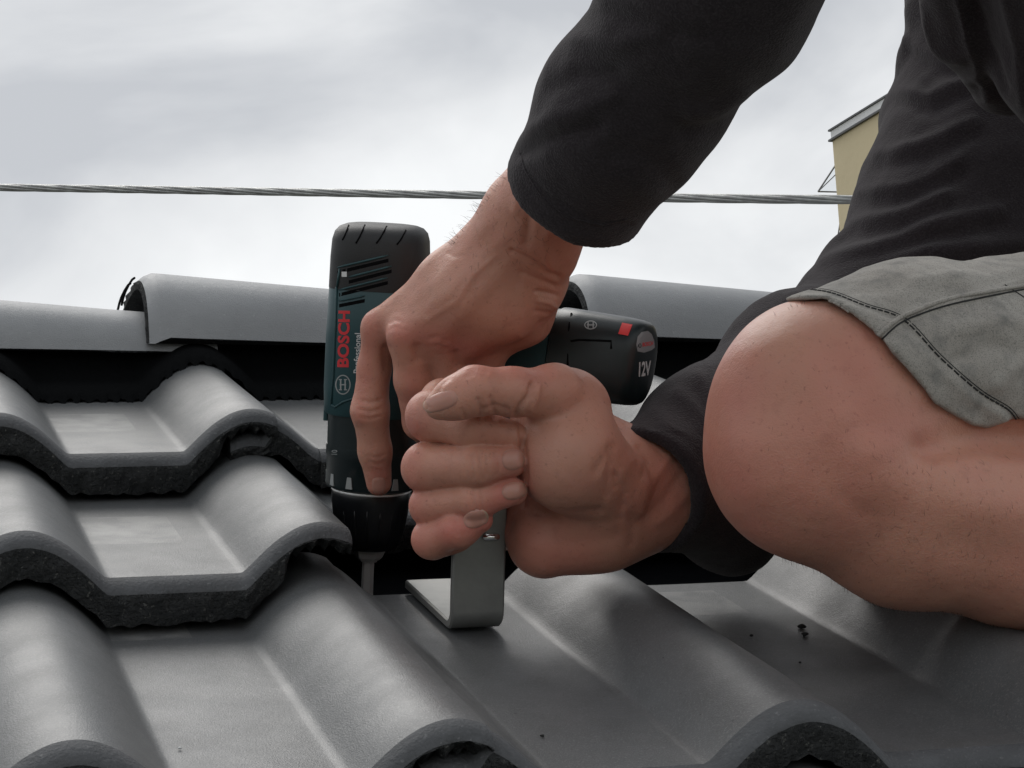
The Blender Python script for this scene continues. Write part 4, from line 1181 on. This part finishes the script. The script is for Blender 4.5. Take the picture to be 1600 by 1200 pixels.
sv, sq = surface(f_short, sh + hip, .0016)
st = []
hem2 = [(1262, 452), (1300, 458), (1352, 478), (1412, 500), (1470, 560), (1530, 612), (1575, 640), (1592, 662)]
S(hem2, 6, -.9); S([(x - 10, y + 12) for x, y in hem2], 9, .9)
S([(1372, 522), (1400, 500), (1430, 485), (1490, 470), (1600, 440)], 5, 1.2); S([(1376, 534), (1404, 512), (1434, 497), (1494, 482), (1600, 452)], 5, -1.2)
for p_, h in (([(1440, 440), (1520, 432), (1600, 430)], 1.5), ([(1480, 520), (1560, 500), (1620, 510)], 2.2), ([(1500, 560), (1560, 540), (1620, 560)], -2.2), ([(1400, 530), (1440, 580)], 1.2), ([(1560, 600), (1600, 560)], 2.), ([(1330, 455), (1400, 440)], -1.2)): S(p_, 14, h)
sv = sculpt(sv, sq, st); sn = vnormals(sv, sq); sv = sv + sn * (noise3(sv * 50) * .0014 + noise3(sv * 120) * .0006)[:, None]
shorts = mesh_obj('shorts', W3(sv), sq, M['canvas'], person)
cast_s = Caster(W3(sv), sq)


def catmull(pts, n=14):
    out = []
    for i in range(len(pts) - 1):
        p0 = pts[max(i - 1, 0)]; p1 = pts[i]; p2 = pts[i + 1]; p3 = pts[min(i + 2, len(pts) - 1)]
        for j in range(n):
            t = j / n; out.append(tuple(.5 * ((2 * p1[k]) + (-p0[k] + p2[k]) * t + (2 * p0[k] - 5 * p1[k] + 4 * p2[k] - p3[k]) * t * t + (-p0[k] + 3 * p1[k] - 3 * p2[k] + p3[k]) * t ** 3) for k in (0, 1)))
    return out + [pts[-1]]


def seam(name, path, r, m, lift=.0002, dash=None):
    pts = catmull(path, 24); l = []
    for x, y in pts:
        h, n = cast_s.at(x, y)
        if h is None: continue
        if n.dot(vw0 - h) < 0: n = -n
        l.append(h + n * lift)
    if len(l) < 4: return
    if not dash:
        V, Fc = tube(l, r, 6); return mesh_obj(name, V, Fc, m, shorts)
    parts = []; i = 0
    while i + dash[0] < len(l): parts.append(tube(l[i:i + dash[0] + 1], r, 5)); i += dash[0] + dash[1]
    V, Fc = joinm(parts); return mesh_obj(name, V, Fc, m, shorts)


seam('stitching', hem2, .00045, M['thread'], .0001, (3, 1)); seam('stitching', [(x + 3, y - 3) for x, y in hem2], .0003, M['thread'], -.0001)
seam('seam', [(1372, 524), (1398, 502), (1428, 487), (1490, 466), (1600, 446)], .0011, M['canvas'], .0003)
seam('stitching', [(1376, 532), (1402, 508), (1432, 493), (1492, 474), (1600, 452)], .00045, M['thread'], .0001)
seam('seam', [(1230, 473), (1290, 469), (1330, 490), (1368, 524)], .0006, M['canvas'], 0.)
seam('stitching', [(1570, 445), (1590, 458), (1602, 466)], .0003, M['thread'], .0001)

# ------------------------------------------------------------------ crumbs on the tiles
for i, (x, y, r, lab) in enumerate(((1253, 981, 6.5, 'larger dark crumb of mortar lying on the tile near the knee'), (1258, 993, 5.5, 'second dark crumb just below the larger one near the knee'), (1174, 994, 3.2, 'small dark crumb on the tile left of the knee crumbs'),
                                   (847, 1151, 3.6, 'small grey crumb on the tile in front of the hook'), (1250, 1036, 2.6, 'tiny dark crumb below the pair near the knee'), (346, 836, 2.6, 'tiny dark speck of grit on the left middle tile'),
                                   (228, 1172, 3., 'pale chip of grit beside the left roll at the bottom edge'), (281, 1170, 3., 'pale flat flake on the front left tile'))):
    k = 2 if y < 900 else 1
    p = on_plane(x, y, O_ + T_ * (k * H + .0005), T_); rs = random.Random(i); bm = bmesh.new(); bmesh.ops.create_icosphere(bm, subdivisions=2, radius=1)
    m_ = p[1] / F * r
    for v in bm.verts:
        nn = noise3(np.array([[v.co.x * 1.3 + i * 7, v.co.y * 1.3, v.co.z * 1.3]]))[0]; v.co = v.co * (1 + nn * .7); v.co.z *= .6; v.co.y *= .8 + .2 * (i % 2)
    base = W3(p); V = [base + aW * v.co.x * m_ + sW * v.co.y * m_ + tW * (v.co.z * m_ + m_ * .4) for v in bm.verts]; bm.verts.index_update(); Fc = [tuple(v.index for v in f.verts) for f in bm.faces]; bm.free()
    tag(mesh_obj('crumb', V, Fc, M['crumb'] if i < 6 else M['white'], None, loc=base), lab, 'crumb', 'crumbs lying on the tiles')
